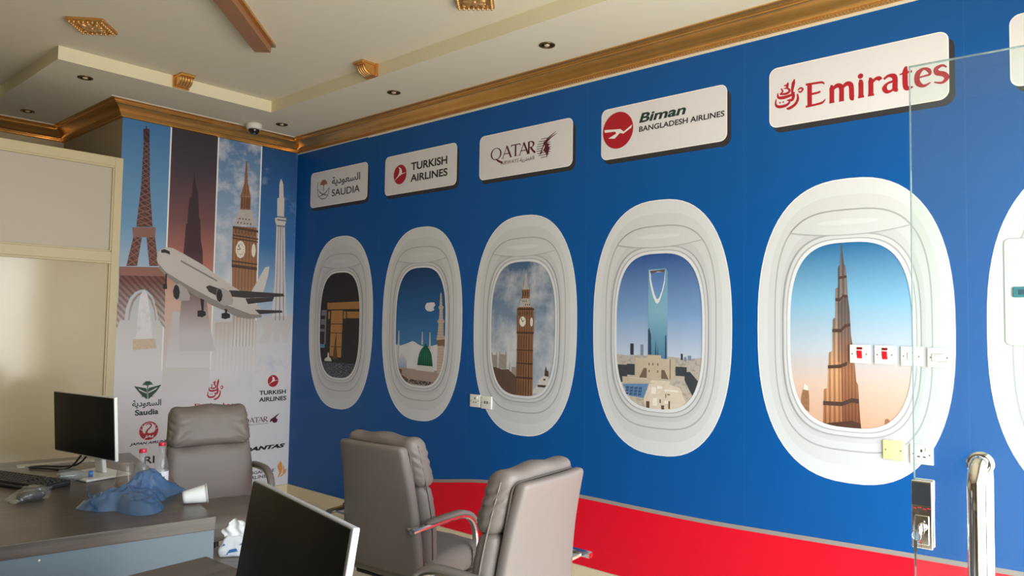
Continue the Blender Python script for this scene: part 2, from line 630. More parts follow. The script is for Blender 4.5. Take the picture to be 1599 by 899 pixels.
# ------------------------------------------------------------------ ceiling fittings
def downlight(label, x, y):
    t = thing('downlight', label, 'ceiling light', (x, y, ZS), 0, 'recessed downlights')
    MB().lathe([(.030, .0015), (.031, -.004), (.038, -.007), (.046, -.005), (.047, .001)], 32).build('bezel_ring', m_brass, t, smooth=True)
    MB().lathe([(.0005, -.0025), (.030, -.0018)], 24).build('reflector', m_dark, t, smooth=True)
    MB().lathe([(.0005, -.010), (.008, -.0095), (.015, -.006), (.018, -.002)], 20).build('bulb', m_bulb, t, smooth=True)
m_brass = M('dark_brass', (0.20, 0.13, 0.05), 0.25, metal=0.9)
m_dark = M('dark_reflector', (0.05, 0.035, 0.02), 0.2, metal=0.6)
m_bulb = M('bulb_glass', (0.75, 0.62, 0.42), 0.12, metal=0.3)
downlight('brass downlight in the soffit above the cream partition recess', -1.848, -.391)
downlight('small brass downlight over the deep recess at far left', -1.843, .822)
downlight('brass downlight in the soffit between the domed camera and curved bracket', -.369, -1.753)
downlight('brass downlight in the soffit nearest the glass door', -.377, -3.105)
downlight('brass downlight beside the white dome camera in the corner', -.405, -.399)

t = thing('dome_camera', 'white dome security camera with black lens bubble under the corner soffit', 'security camera', (-.552, -.232, ZS))
MB().lathe([(.058, 0), (.062, -.006), (.062, -.03), (.057, -.042), (.05, -.046)], 36).build('housing', M('camera_white', s2l(225, 222, 215), .4), t, smooth=True)
MB().lathe([(.043, -.044), (.042, -.056), (.036, -.072), (.024, -.083), (.010, -.088), (.0005, -.089)], 32).build('dome', M('smoked_dome', (.006, .006, .007), .06, spec=.8), t, smooth=True)
MB().lathe([(.0005, -.0925), (.009, -.091), (.012, -.086)], 16, (-.006, -.02, .006)).build('lens', M('lens_grey', (.25, .27, .3), .1, metal=.6), t, smooth=True)

def corbel(label, loc, rz):
    t = thing('ceiling_bracket', label, 'ceiling bracket', loc, rz, 'gold corbels on the ceiling step')
    # local: -Y out of the fascia, X along it
    MB().box((-.056, -.016, .002), (.056, 0, .085)).box((-.05, -.02, .006), (.05, -.016, .082)).build('back_plate', m_gold, t, bevel=.002)
    side = [(-.016, .0845), (-.112, .0845), (-.116, .066), (-.098, .062)]
    for i in range(9):
        a = R(90 * i / 8)
        side.append((-.034 - .062 * math.cos(a) + .0, .062 - .050 * math.sin(a)))
    side += [(-.034, .006), (-.016, .006)]
    mb = MB()
    n = len(side)
    for x0, x1, dz in ((-.044, .044, 0), ):
        mb.add([(x0, y, z) for y, z in side] + [(x1, y, z) for y, z in side],
               [tuple(range(n)), tuple(range(2 * n - 1, n - 1, -1))] + [(i, n + i, n + (i + 1) % n, (i + 1) % n) for i in range(n)])
    mb.build('scroll', m_gold, t, fix=True)
    fl = MB()
    for x in (-.028, -.009, .010, .029):       # raised flutes following the hollow
        fl.tube([(x, -.034 - .066 * math.cos(R(90 * i / 8)), .062 - .052 * math.sin(R(90 * i / 8))) for i in range(9)], .0055, 8, upv=(1, 0, 0))
    fl.build('flutes', m_goldb, t, smooth=True)
    MB().box((-.05, -.122, .07), (.05, -.016, .0845)).build('top_ledge', m_gold, t, bevel=.003)
corbel('gold fluted bracket on the step facing the room above the tower poster', (-1.333, -.64, ZS), 0)
corbel('gold fluted bracket on the step alongside the blue wall', (-.64, -1.868, ZS), R(-90))

def rosette(label, loc, rz):
    t = thing('ceiling_rosette', label, 'ceiling ornament', loc, rz, 'gold square ceiling ornaments')
    MB().box((-.1, -.1, -.02), (.1, .1, 0)).build('plate', m_gold, t, bevel=.006)
    be = MB()
    ring = [((i - 3.5) * .0245, s * .086) for i in range(8) for s in (-1, 1)] + [(s * .086, (i - 3.5) * .0245) for i in range(1, 7) for s in (-1, 1)]
    for x, y in ring:
        be.lathe([(.0001, -.0325), (.005, -.031), (.0085, -.026), (.0095, -.02)], 10, (x, y, 0))
    be.build('bead_border', m_goldb, t, smooth=True)
    fl = MB()
    for k in range(8):
        a = k * PI / 4
        fl.rbox((-.014, -.014, -.012), (.014, .014, .012), .011, (2, 2, 2), lambda w, p, a=a: (w.x * (1.7 if abs(math.sin(2 * a)) < .1 else 2.1) * math.cos(a) - w.y * math.sin(a) + .036 * math.cos(a),
                                                                                               w.x * 1.8 * math.sin(a) + w.y * math.cos(a) + .036 * math.sin(a), -.022 + w.z * .7))
    fl.lathe([(.0001, -.036), (.010, -.033), (.015, -.02)], 16)
    for sx_ in (-1, 1):
        for sy in (-1, 1):
            fl.tube([(sx_ * (.05 + .014 * math.cos(q)), sy * (.05 + .014 * math.sin(q)), -.022) for q in [i * PI / 6 for i in range(11)]], .004, 6)
    fl.build('flower', m_goldb, t, smooth=True)
rosette('gold square ornament with beaded border on the raised ceiling at left', (-2.073, -1.156, ZU), R(-42))
rosette('gold carved square ornament cut off by the top edge near the brown beam', (-.94, -3.08, ZU), R(-50))

t = thing('ceiling_beam', 'brown gold decorative bar running diagonally across the raised ceiling', 'ceiling bar', (-1.293, -1.656, ZU), R(44.5))
MB().box((-1.9, -.048, -.062), (-.02, .048, -.018)).build('bar', M('bronze_paint', (0.36, 0.17, 0.075), .45, metal=.25, var=(6, .15)), t, bevel=.002)
MB().box((-1.9, -.068, -.018), (.015, .068, 0)).build('mounting_strip', m_gold, t, bevel=.003)
# ------------------------------------------------------------------ printed art on the blue wall
RW = R(-90)                                   # local X runs right along the wall, -Y faces the room
t = thing('wave_band', 'red wave band with thin grey edge printed along foot of the blue wall', 'wall graphic', (0, 0, 0), RW)
top = [(.93, .089), (1.05, .13), (1.2, .19), (1.45, .285), (1.69, .352), (1.98, .397), (2.2, .430), (2.4, .451), (2.75, .468), (3.14, .474), (3.5, .472), (3.886, .474), (4.22, .484), (4.79, .504), (5.25, .517), (6.1, .54)]
tp = curve(top, 6)
MB().flat(tp + [(6.1, .089), (.93, .089)], lvl=.0008).build('red_field', m_red, t)
MB().ribbon([(a, b + .009) for a, b in tp], .021, .0012, sm=0).build('grey_edge', m_stripe, t)

m_sign = M('sign_white', s2l(223, 222, 228), .45)
m_signsh = M('sign_shadow_ink', s2l(44, 44, 50), .5)
m_edge = M('sign_rim', s2l(245, 242, 242), .4)
k_black = M('ink_black', s2l(22, 20, 22), .45)
k_red = M('ink_red', s2l(172, 18, 38), .45)
k_maroon = M('ink_maroon', s2l(84, 16, 40), .45)
k_turk = M('ink_crimson', s2l(172, 26, 44), .45)
k_green = M('ink_green', s2l(16, 66, 44), .45)
k_dgreen = M('ink_dark_green', s2l(12, 52, 44), .45)
k_tan = M('ink_tan', s2l(150, 116, 84), .45)
k_brown = M('ink_brown', s2l(92, 72, 60), .45)
k_white = M('ink_white', s2l(238, 234, 234), .45)
k_grey = M('ink_slate', s2l(58, 62, 78), .45)
k_orange = M('ink_orange', s2l(222, 150, 72), .45)

SW, SH = .787, .300
def sign(label, y, z=2.448):
    t = thing('airline_sign', label, 'sign', (0, y, z), RW, 'airline name signs above the windows')
    MB().flat(rrect(.018, -.028, SW + .022, SH - .03, .045), lvl=.0006).build('printed_shadow', m_signsh, t)  # drop shadow printed as a flat dark shape, down and right
    MB().flat(rrect(0, 0, SW, SH, .04), lvl=.0012, mi=1).flat(rrect(.005, .005, SW - .005, SH - .005, .036), lvl=.0016).build('face', [m_sign, m_edge], t)
    return t

def palm(mb, cx, cz, r, lvl, w=.006):
    for a in (8, 35, 62, 90, 118, 145, 172):
        A = R(a)
        mb.ribbon([(cx, cz), (cx + .55 * r * math.cos(A), cz + .62 * r * math.sin(A) + .12 * r), (cx + r * math.cos(A), cz + .55 * r * math.sin(A) - .05 * r)], [w, w * 1.5, w * .3], lvl)
    mb.ribbon([(cx, cz), (cx, cz - r * .9)], w * .9, lvl, sm=0)

SAUDI_AR = '\uFE94\uFEF3\uFEA9\uFEEE\uFECC\uFEB4\uFEDF\uFE8D'
QATAR_AR = '\uFE94\uFEF3\uFEAE\uFEC4\uFED8\uFEDF\uFE8D'

# 1: palm and crossed swords
t = sign('white sign with tan palm over crossed swords, farthest in the corner', -.218)
text(SAUDI_AR, .308, .150, .690, .232, k_grey, t, .002, bold=.018)
text('SAUDIA', .310, .070, .689, .128, k_black, t, .002, bold=.010)
pm = MB()
palm(pm, .190, .180, .058, .002, .011)
pm.build('emblem', k_tan, t)
sw = MB()
sw.ribbon([(.108, .150), (.150, .118), (.200, .098), (.262, .088)], [.004, .008, .008, .003], .002)
sw.ribbon([(.272, .150), (.230, .118), (.180, .098), (.118, .088)], [.004, .008, .008, .003], .0021)
sw.ribbon([(.106, .215), (.104, .150), (.120, .095), (.160, .068), (.195, .064), (.230, .070), (.262, .098), (.274, .150)], .006, .0022)
sw.build('swords', k_brown, t)

def turk_emblem(t, cx, cz, r, lvl, kx=1.0):
    MB().flat([(cx + r * kx * math.cos(a * PI / 24), cz + r * math.sin(a * PI / 24)) for a in range(48)], lvl=lvl).build('emblem', k_turk, t)
    b = MB()
    b.ribbon([(cx - .88 * r * kx, cz - .58 * r), (cx - .35 * r * kx, cz - .22 * r), (cx + .25 * r * kx, cz + .02 * r), (cx + .9 * r * kx, cz + .10 * r)], [.01 * r, .10 * r, .11 * r, .02 * r], lvl + .0004)
    b.flat([(cx - .36 * r * kx, cz - .2 * r), (cx - .12 * r * kx, cz + .2 * r), (cx - .10 * r * kx, cz + .55 * r), (cx - .30 * r * kx, cz + .82 * r), (cx + .15 * r * kx, cz + .60 * r), (cx + .30 * r * kx, cz + .3 * r), (cx + .26 * r * kx, cz + .02 * r)], lvl=lvl + .0004)
    b.build('bird', k_white, t)

# 2: crimson roundel and two lines of capitals
t = sign('white sign with crimson bird roundel and two lines of black capitals', -1.22)
turk_emblem(t, .178, .147, .074, .002)
text('TURKISH', .303, .160, .690, .219, k_black, t, .002, bold=.026)
text('AIRLINES', .299, .075, .695, .131, k_black, t, .002, bold=.026)

# serif capitals drawn as brush strokes in a unit-high box
def serif(mb, ch, x, z, h, w, lvl):
    P = lambda *p: [(x + a * w, z + b * h) for a, b in p]
    thin, thick = .075 * h, .175 * h
    def foot(a, b, l=.16):
        mb.ribbon(P((a - l, b), (a + l, b)), .035 * h, lvl, sm=0)
    if ch == 'Q':
        o = [(x + w * (.5 + .5 * math.cos(q * PI / 20)), z + h * (.5 + .52 * math.sin(q * PI / 20))) for q in range(40)]
        i = [(x + w * (.5 + .37 * math.cos(q * PI / 20)), z + h * (.5 + .46 * math.sin(q * PI / 20))) for q in range(40)]
        mb.flat(o, [i], lvl)
        mb.ribbon(P((.45, .08), (.68, -.10), (1.0, -.30), (1.12, -.32)), [thin, thick, thick, thin], lvl)
    if ch == 'A':
        mb.ribbon(P((.5, 1.0), (.08, .0)), thin, lvl, sm=0)
        mb.ribbon(P((.48, 1.02), (.92, .0)), thick, lvl, sm=0)
        mb.ribbon(P((.25, .36), (.74, .36)), thin, lvl, sm=0)
        foot(.08, .015)
        foot(.92, .015)
    if ch == 'T':
        mb.ribbon(P((.5, .0), (.5, 1.0)), thick, lvl, sm=0)
        mb.ribbon(P((.02, .975), (.98, .975)), thin * 1.1, lvl, sm=0)
        mb.ribbon(P((.03, .99), (.03, .84)), thin, lvl, sm=0)
        mb.ribbon(P((.97, .99), (.97, .84)), thin, lvl, sm=0)
        foot(.5, .015)
    if ch == 'R':
        mb.ribbon(P((.2, .0), (.2, 1.0)), thick, lvl, sm=0)
        mb.ribbon(P((.2, .975), (.5, .975), (.74, .86), (.76, .70), (.62, .53), (.2, .50)), [thin, thin, thick, thick, thin, thin], lvl)
        mb.ribbon(P((.42, .52), (.66, .24), (.98, .0)), thick, lvl, sm=0)
        foot(.2, .015)
        foot(.95, .015, .1)

def oryx(t, cx, cz, r, lvl, lines=True):
    if lines:
        ln = MB()
        for k in range(9):
            q = -1 + 2 * (k + .5) / 9
            hw = math.sqrt(max(0, 1 - q * q)) * r
            ln.ribbon([(cx - hw, cz + q * r), (cx + hw * .75, cz + q * r)], .0045, lvl, sm=0)
        ln.build('emblem', k_brown, t)
    hd = MB()
    hd.flat([(cx - .62 * r, cz - .62 * r), (cx - .42 * r, cz - .15 * r), (cx - .2 * r, cz + .2 * r), (cx - .12 * r, cz + .62 * r), (cx + .1 * r, cz + .46 * r), (cx + .55 * r, cz + .30 * r), (cx + .46 * r, cz + .05 * r), (cx + .62 * r, cz - .05 * r), (cx + .5 * r, cz - .42 * r), (cx + .30 * r, cz - .95 * r), (cx + .12 * r, cz - .52 * r), (cx - .15 * r, cz - .25 * r), (cx - .35 * r, cz - .5 * r)], lvl=lvl + .0004)
    hd.ribbon([(cx + .02 * r, cz + .5 * r), (cx + .5 * r, cz + .9 * r), (cx + 1.35 * r, cz + 1.35 * r)], [.012 * r / .065, .008 * r / .065, .002], lvl + .0005)
    hd.ribbon([(cx + .1 * r, cz + .42 * r), (cx + .7 * r, cz + .85 * r), (cx + 1.45 * r, cz + 1.15 * r)], [.012 * r / .065, .008 * r / .065, .002], lvl + .0005)
    hd.build('antelope_head', k_maroon, t)
    MB().ribbon([(cx - .32 * r, cz - .32 * r), (cx - .12 * r, cz - .02 * r), (cx + .02 * r, cz + .25 * r)], [.002, .14 * r, .002], lvl + .0009).build('highlight', k_white, t)

# 3: striped roundel with antelope head
t = sign('white sign with maroon serif capitals and striped antelope head', -2.226)
q = MB()
for ch, x, w in (('Q', .104, .098), ('A', .205, .088), ('T', .284, .082), ('A', .352, .088), ('R', .424, .068)):
    serif(q, ch, x, .123, .078, w, .002)
q.build('lettering', k_maroon, t)
text('AIRWAYS', .195, .081, .352, .106, k_maroon, t, .002, bold=.002, shear=.1)
text(QATAR_AR, .362, .073, .484, .106, k_maroon, t, .002, bold=.012)
oryx(t, .568, .143, .066, .002)

# 4: red disc and green italic word
t = sign('white sign with big red disc and green italic word above black capitals', -3.222)
MB().flat([(.115 + .104 * math.cos(a * PI / 30), .164 + .107 * math.sin(a * PI / 30)) for a in range(60)], lvl=.002).build('emblem', k_red, t)
MB().flat([(.022, .180), (.133, .168), (.156, .150), (.212, .182), (.206, .164), (.153, .138), (.130, .146), (.093, .118), (.050, .125), (.104, .146), (.098, .159), (.025, .163)], lvl=.0025).build('bird', k_white, t)
text('Biman', .257, .181, .551, .236, k_dgreen, t, .002, shear=.22, bold=.03)
text('BANGLADESH AIRLINES', .257, .130, .772, .161, k_black, t, .002, bold=.024, shear=.04)

# brush calligraphy used on the wall sign and on the poster
def calligraphy(mb, x, z, w, h, lvl):
    P = lambda *p: [(x + a * w, z + b * h) for a, b in p]
    k = w * 1.35
    mb.ribbon(P((.70, 1.0), (.66, .86), (.62, .66), (.60, .50)), [.02 * k, .10 * k, .08 * k, .03 * k], lvl)
    mb.ribbon(P((.47, .92), (.43, .82), (.46, .74)), [.03 * k, .10 * k, .02 * k], lvl)
    mb.ribbon(P((.30, .74), (.44, .72), (.52, .62), (.40, .54), (.16, .56)), [.02 * k, .05 * k, .06 * k, .07 * k, .04 * k], lvl)
    mb.ribbon(P((.20, .76), (.26, .64), (.16, .56)), [.03 * k, .05 * k, .03 * k], lvl)
    mb.ribbon(P((.08, .62), (.10, .46), (.30, .42), (.58, .46), (.72, .54)), [.02 * k, .07 * k, .09 * k, .07 * k, .02 * k], lvl)
    mb.ribbon(P((.62, .60), (.66, .42), (.60, .28), (.42, .30)), [.03 * k, .09 * k, .08 * k, .03 * k], lvl)
    mb.ribbon(P((.02, .42), (.00, .22), (.12, .12), (.36, .12), (.50, .20), (.54, .34)), [.02 * k, .06 * k, .08 * k, .08 * k, .06 * k, .02 * k], lvl)
    mb.ribbon(P((.80, .46), (.82, .28), (.72, .10), (.50, .00), (.40, .02)), [.03 * k, .07 * k, .08 * k, .08 * k, .02 * k], lvl)
    mb.ribbon(P((.82, .58), (.92, .64), (1.0, .58), (.92, .50), (.84, .54)), [.03 * k, .05 * k, .05 * k, .05 * k, .03 * k], lvl)
    for a, b in ((.16, .26), (.28, .26), (.34, .84)):
        mb.flat([(x + a * w + .04 * w * c, z + b * h + .035 * h * s_) for c, s_ in ((1, 0), (0, 1), (-1, 0), (0, -1))], lvl=lvl)

def bigword(mb, x0, z0, sc, lvl):
    """E m i r a t e s in flared roman letters; cap height 1*sc"""
    def P(x, *p):
        return [(x0 + (x + a) * sc, z0 + b * sc) for a, b in p]
    s_, n_ = .19 * sc, .09 * sc
    L_ = lambda x, pts, w, sm=6: mb.ribbon(P(x, *pts), w, lvl, sm=sm)
    # E
    L_(0, [(.16, .0), (.16, 1.0)], s_, 0)
    L_(0, [(.0, .97), (.4, .95), (.66, .93), (.76, .84)], [n_, n_, n_, .04 * sc])
    L_(0, [(.18, .52), (.46, .53), (.60, .56)], [n_, n_, n_ * .9])
    L_(0, [(.0, .03), (.4, .05), (.66, .08), (.80, .2)], [n_, n_, n_ * 1.1, .03 * sc])
    # m
    x = .93
    L_(x, [(.12, .0), (.12, .60), (.06, .68)], [s_, s_, n_])
    L_(x, [(.14, .52), (.30, .66), (.44, .64), (.50, .5), (.50, .0)], [n_, s_ * .9, s_, s_, s_])
    L_(x, [(.52, .52), (.68, .66), (.82, .64), (.88, .5), (.90, .06), (.98, .02)], [n_, s_ * .9, s_, s_, s_, n_])
    L_(x, [(.02, .03), (.22, .03)], n_, 0)
    L_(x, [(.40, .03), (.60, .03)], n_, 0)
    # i
    x = 2.03
    L_(x, [(.14, .0), (.14, .60), (.07, .67)], [s_, s_, n_])
    L_(x, [(.03, .03), (.26, .03)], n_, 0)
    mb.flat([(x0 + (x + .13 + .105 * math.cos(q * PI / 9)) * sc, z0 + (.87 + .105 * math.sin(q * PI / 9)) * sc) for q in range(18)], lvl=lvl)
    # r
    x = 2.40
    L_(x, [(.14, .0), (.14, .60), (.07, .67)], [s_, s_, n_])
    L_(x, [(.16, .48), (.30, .63), (.44, .64), (.50, .56)], [n_, n_ * 1.3, s_ * .9, s_ * .8])
    L_(x, [(.03, .03), (.26, .03)], n_, 0)
    # a
    x = 2.96
    L_(x, [(.06, .56), (.22, .66), (.40, .62), (.46, .48), (.46, .10), (.56, .03)], [n_, n_ * 1.2, s_, s_, s_, n_])
    L_(x, [(.44, .42), (.18, .36), (.08, .20), (.16, .05), (.32, .05), (.44, .16)], [n_, n_, s_, s_ * .8, n_, n_])
    # t
    x = 3.58
    L_(x, [(.24, .90), (.20, .70), (.20, .16), (.28, .03), (.46, .06)], [n_ * .6, s_, s_, s_ * .9, n_ * .6])
    L_(x, [(.0, .62), (.22, .66), (.44, .66)], [n_ * .5, n_, n_], 0)
    # e
    x = 4.10
    L_(x, [(.10, .36), (.30, .38), (.52, .42), (.48, .58), (.32, .67), (.14, .56), (.08, .34), (.14, .12), (.32, .01), (.54, .10)], [n_ * .7, n_ * .7, n_, s_ * .8, n_, s_, s_, s_, n_ * 1.2, n_ * .4])
    # s
    x = 4.72
    L_(x, [(.46, .56), (.32, .66), (.12, .58), (.14, .42), (.36, .32), (.46, .16), (.30, .01), (.04, .08)], [n_ * .6, n_, s_ * .8, s_, s_, s_ * .9, n_, n_ * .5])

# 5: red calligraphy and roman letters
t = sign('long white sign with red calligraphy and large red letters, partly behind glass door', -4.232, 2.472)
c = MB()
calligraphy(c, .033, .085, .133, .140, .002)
c.build('emblem', k_red, t)
c = MB()
bigword(c, .180, .074, .1155, .002)
c.build('lettering', k_red, t)
# 6: only its left end shows
t = sign('white sign end at the right edge of picture, seen above the glass door', -5.237, 2.474)

# ------------------------------------------------------------------ printed cabin windows
w_rim = M('print_rim', s2l(230, 232, 238), .45)
w_out = M('print_outer', s2l(213, 216, 221), .45)
w_mid = M('print_middle', s2l(206, 208, 212), .45)
w_line = M('print_line', s2l(170, 171, 175), .45)
w_in = M('print_inner', s2l(206, 208, 213), .45)
w_in2 = M('print_inner_deep', s2l(199, 200, 205), .45)
w_bez = M('print_bezel', s2l(219, 222, 229), .45)
PZ = -.024
def cabin_window(label, y, art=True):
    t = thing('window_mural', label, 'wall graphic', (0, y, 1.4815), RW, 'printed cabin windows')
    b = MB()
    O1, O2, O3, O4, O5, O6, O7 = SE(.43, .698, 2.5), SE(.425, .693, 2.5), SE(.378, .622, 2.8), SE(.345, .556, 3.2), SE(.339, .549, 3.2), SE(.302, .466, 3.1, 0, PZ), SE(.297, .461, 3.1, 0, PZ)
    lv = .0008
    b.flat(O1, [O2], lv, 0).flat(O2, [O3], lv, 1).flat(O3, [O4], lv, 2).flat(O4, [O5], lv, 3).flat(O5, [SE(.318, .50, 3.1, 0, PZ * .6)], lv, 4)
    b.flat(SE(.318, .50, 3.1, 0, PZ * .6), [O6], lv, 5)
    b.build('surround', [w_rim, w_out, w_mid, w_line, w_in, w_in2], t)
    z = MB()
    z.flat(O6, [O7], .0034, 0).flat(O7, [SE(.285, .445, 3.1, 0, PZ)], .0034, 1).flat(SE(.285, .445, 3.1, 0, PZ), [SE(.281, .440, 3.0, 0, PZ)], .0034, 0).flat(SE(.281, .440, 3.0, 0, PZ), [SE(.266, .424, 3.0, 0, PZ)], .0034, 2)
    z.build('bezel', [w_line, w_in, w_bez], t)
    arc = [p for p in SE(.339, .549, 3.2, N=160) if p[1] > .462]
    arc.sort(key=lambda p: -p[0])
    low = [(-.262 + .524 * i / 16, .460 - .026 * (1 - (2 * i / 16 - 1) ** 2)) for i in range(17)]
    sh = MB()
    sh.flat(arc + low, lvl=.0040, mi=0)
    sh.ribbon(low, .004, .0044, 1, sm=0)
    sh.flat([(.14 * math.cos(i * PI / 16), .499 + .019 * math.sin(i * PI / 16)) for i in range(32)], lvl=.0044, mi=2)
    sh.flat([(.137 * math.cos(i * PI / 16), .495 + .013 * math.sin(i * PI / 16)) for i in range(32)], lvl=.0048, mi=3)
    sh.build('shade_flap', [w_in, w_line, w_mid, w_out], t)
    return t

def art(xl, xr, yt, yb):
    """artwork units: fractions of the pane measured on the print"""
    return lambda *p: [(-.265 + .53 * (x - xl) / (xr - xl), PZ + .423 - .846 * (y - yt) / (yb - yt)) for x, y in p]
PANE = SE(.274, .432, 3.0, 0, PZ)
def pane(t, mat):
    return MB().flat(PANE, lvl=.0010).build('picture', mat, t)
ZT, ZBt = PZ + .423, PZ - .423
def clip(pts):
    """trim artwork to the rounded pane"""
    out = [tuple(p) for p in pts]
    n = len(PANE)
    for i in range(n):
        a, b = PANE[i], PANE[(i + 1) % n]
        ex, ey = b[0] - a[0], b[1] - a[1]
        if ex * ex + ey * ey < 1e-12:
            continue
        side = lambda p: ex * (p[1] - a[1]) - ey * (p[0] - a[0])
        src, out = out, []
        for j in range(len(src)):
            p, q = src[j], src[(j + 1) % len(src)]
            sp, sq = side(p), side(q)
            if sp >= 0:
                out.append(p)
            if (sp >= 0) != (sq >= 0):
                k = sp / (sp - sq)
                out.append((p[0] + (q[0] - p[0]) * k, p[1] + (q[1] - p[1]) * k))
        if len(out) < 3:
            return []
    res = []
    for p in out:
        if not res or (abs(p[0] - res[-1][0]) + abs(p[1] - res[-1][1])) > 1e-6:
            res.append(p)
    return res
def poly(name, mat, par, F, pts, lvl=.0014):
    return MB().flat(clip(F(*pts)), lvl=lvl).build(name, mat, par)
def many(name, mat, par, F, lst, lvl=.0018):
    """up to a dozen pieces become parts of their own; finer work is one printed pattern"""
    if len(lst) > 12:
        b = MB()
        for pts in lst:
            q = clip(F(*pts))
            if len(q) > 2:
                b.flat(q, lvl=lvl)
        return b.build(name + '_pattern', mat, par)
    one = name[:-1] if name.endswith('s') and not name.endswith('ss') else name
    for i, pts in enumerate(lst):
        q = clip(F(*pts))
        if len(q) > 2:
            MB().flat(q, lvl=lvl + i * 2e-5).build(one, mat, par)
def bx4(x0, y0, x1, y1):
    return [(x0, y0), (x0, y1), (x1, y1), (x1, y0)]

# window 1: black draped building, gold band and door
t = cabin_window('printed cabin window showing a black draped building with gold door, nearest the corner', -.684)
F = art(55, 332, 72, 808)
pc = pane(t, M('art_night', s2l(30, 27, 29), .6, var=(18, .3)))
poly('gold_band', M('art_gold', s2l(168, 120, 66), .6, var=(70, .35)), pc, F, [(103, 284), (104, 330), (340, 328), (340, 276)])
poly('door', M('art_gold_door', s2l(176, 126, 66), .6, var=(60, .3)), pc, F, [(133, 338), (216, 338), (212, 668), (130, 660)])
many('door_panel_lines', M('art_gold_dark', s2l(96, 62, 34), .6), pc, F, [bx4(133, 430, 216, 437), bx4(133, 494, 216, 500), bx4(172, 500, 177, 660), bx4(138, 590, 212, 596), [(170, 520), (188, 680), (152, 680)]])
poly('plaque', bpy.data.materials['art_gold'], pc, F, bx4(245, 346, 340, 392))
many('lamps', bpy.data.materials['art_gold_door'], pc, F, [bx4(112, 345, 124, 398), bx4(223, 345, 238, 395)])
many('arcade', M('art_arcade', s2l(116, 120, 128), .6, var=(50, .4)), pc, F, [bx4(62, 335, 100, 375), bx4(58, 400, 98, 440), bx4(88, 338, 99, 580), bx4(55, 470, 86, 490)])
many('sky_gap', M('art_cyan', s2l(86, 140, 172), .6), pc, F, [bx4(50, 580, 92, 606)])
poly('crowd', G('art_crowd', [(0, s2l(52, 56, 72)), (1, s2l(44, 44, 54))], -.45, -.3, .6, cloud=(170, s2l(170, 172, 186), .53, .62)), pc, F, bx4(50, 705, 340, 820))
poly('small_dome', M('art_pale', s2l(206, 204, 196), .6), pc, F, [(93, 690), (100, 678), (114, 670), (116, 640), (124, 636), (128, 668), (140, 678), (147, 698), (94, 698)], .0022)

# window 2: green dome
t = cabin_window('printed cabin window showing a green dome and minaret under blue sky', -1.660)
F = art(52, 378, 30, 812)
pc = pane(t, G('art_blue_sky', [(0, s2l(150, 176, 205)), (.3, s2l(70, 128, 180)), (.6, s2l(38, 98, 158)), (1, s2l(24, 58, 104))], ZBt, ZT))
k_cloud = M('art_cloud', s2l(214, 214, 220), .6, var=(9, .1))
poly('cloud_bank', k_cloud, pc, F, [(45, 548), (90, 552), (135, 535), (165, 520), (182, 524), (205, 540), (260, 560), (300, 545), (330, 535), (390, 560), (390, 720), (45, 720)])
poly('cloud_puff', k_cloud, pc, F, [(246, 285), (256, 266), (280, 262), (304, 262), (312, 280), (300, 296), (306, 312), (284, 322), (262, 318), (248, 304)])
many('slim_minarets', M('art_stone', s2l(196, 186, 180), .6), pc, F, [[(230, 455), (234, 455), (238, 540), (226, 540)], [(279, 458), (284, 458), (290, 570), (276, 570)], [(70, 452), (75, 452), (78, 540), (74, 660), (64, 660), (66, 540)]], .0018)
poly('green_dome', G('art_green', [(0, s2l(16, 74, 58)), (.5, s2l(26, 104, 80)), (1, s2l(20, 84, 66))], F((0, 690))[0][1], F((0, 535))[0][1], ribs=(14, .25, 'X')), pc, F,
     [(202, 682), (207, 640), (214, 600), (228, 570), (244, 552), (254, 534), (258, 534), (268, 552), (282, 572), (294, 600), (300, 640), (304, 684)], .0022)
poly('dome_drum', M('art_white_stone', s2l(208, 204, 206), .6, var=(60, .15)), pc, F, [(194, 690), (204, 678), (302, 680), (314, 696), (312, 716), (192, 712)], .0026)
poly('pale_dome', G('art_pale_dome', [(0, s2l(150, 165, 190)), (1, s2l(206, 212, 222))], F((0, 705))[0][1], F((0, 600))[0][1]), pc, F, [(66, 706), (70, 660), (82, 628), (98, 606), (112, 622), (128, 650), (134, 706)], .0022)
poly('tall_minaret', G('art_minaret', [(0, s2l(190, 172, 158)), (1, s2l(186, 168, 160))], ZBt, ZT, ribs=(16, .10, 'Z')), pc, F,
     [(346, 196), (352, 210), (356, 280), (366, 292), (360, 310), (362, 370), (374, 384), (366, 402), (368, 470), (380, 492), (372, 540), (372, 720), (332, 720), (334, 545), (324, 500), (330, 470), (336, 402), (326, 384), (338, 370), (340, 310), (332, 294), (340, 280), (342, 212)], .0026)
poly('minaret_band', M('art_ochre', s2l(124, 96, 74), .6), pc, F, [(326, 508), (378, 500), (374, 542), (334, 545)], .0030)
poly('court_wall', M('art_wall', s2l(168, 148, 140), .6), pc, F, [(40, 704), (390, 706), (390, 830), (40, 830)], .0024)
poly('inscription', G('art_script', [(0, s2l(60, 50, 48)), (1, s2l(66, 52, 50))], -1, 1, .6, cloud=(120, s2l(186, 176, 170), .52, .58)), pc, F, [(132, 774), (330, 782), (330, 812), (136, 800)], .0028)
many('wall_shade', M('art_wall_dark', s2l(104, 76, 66), .6), pc, F, [bx4(60, 712, 100, 745), [(90, 745), (135, 770), (135, 800), (100, 775)]], .0027)

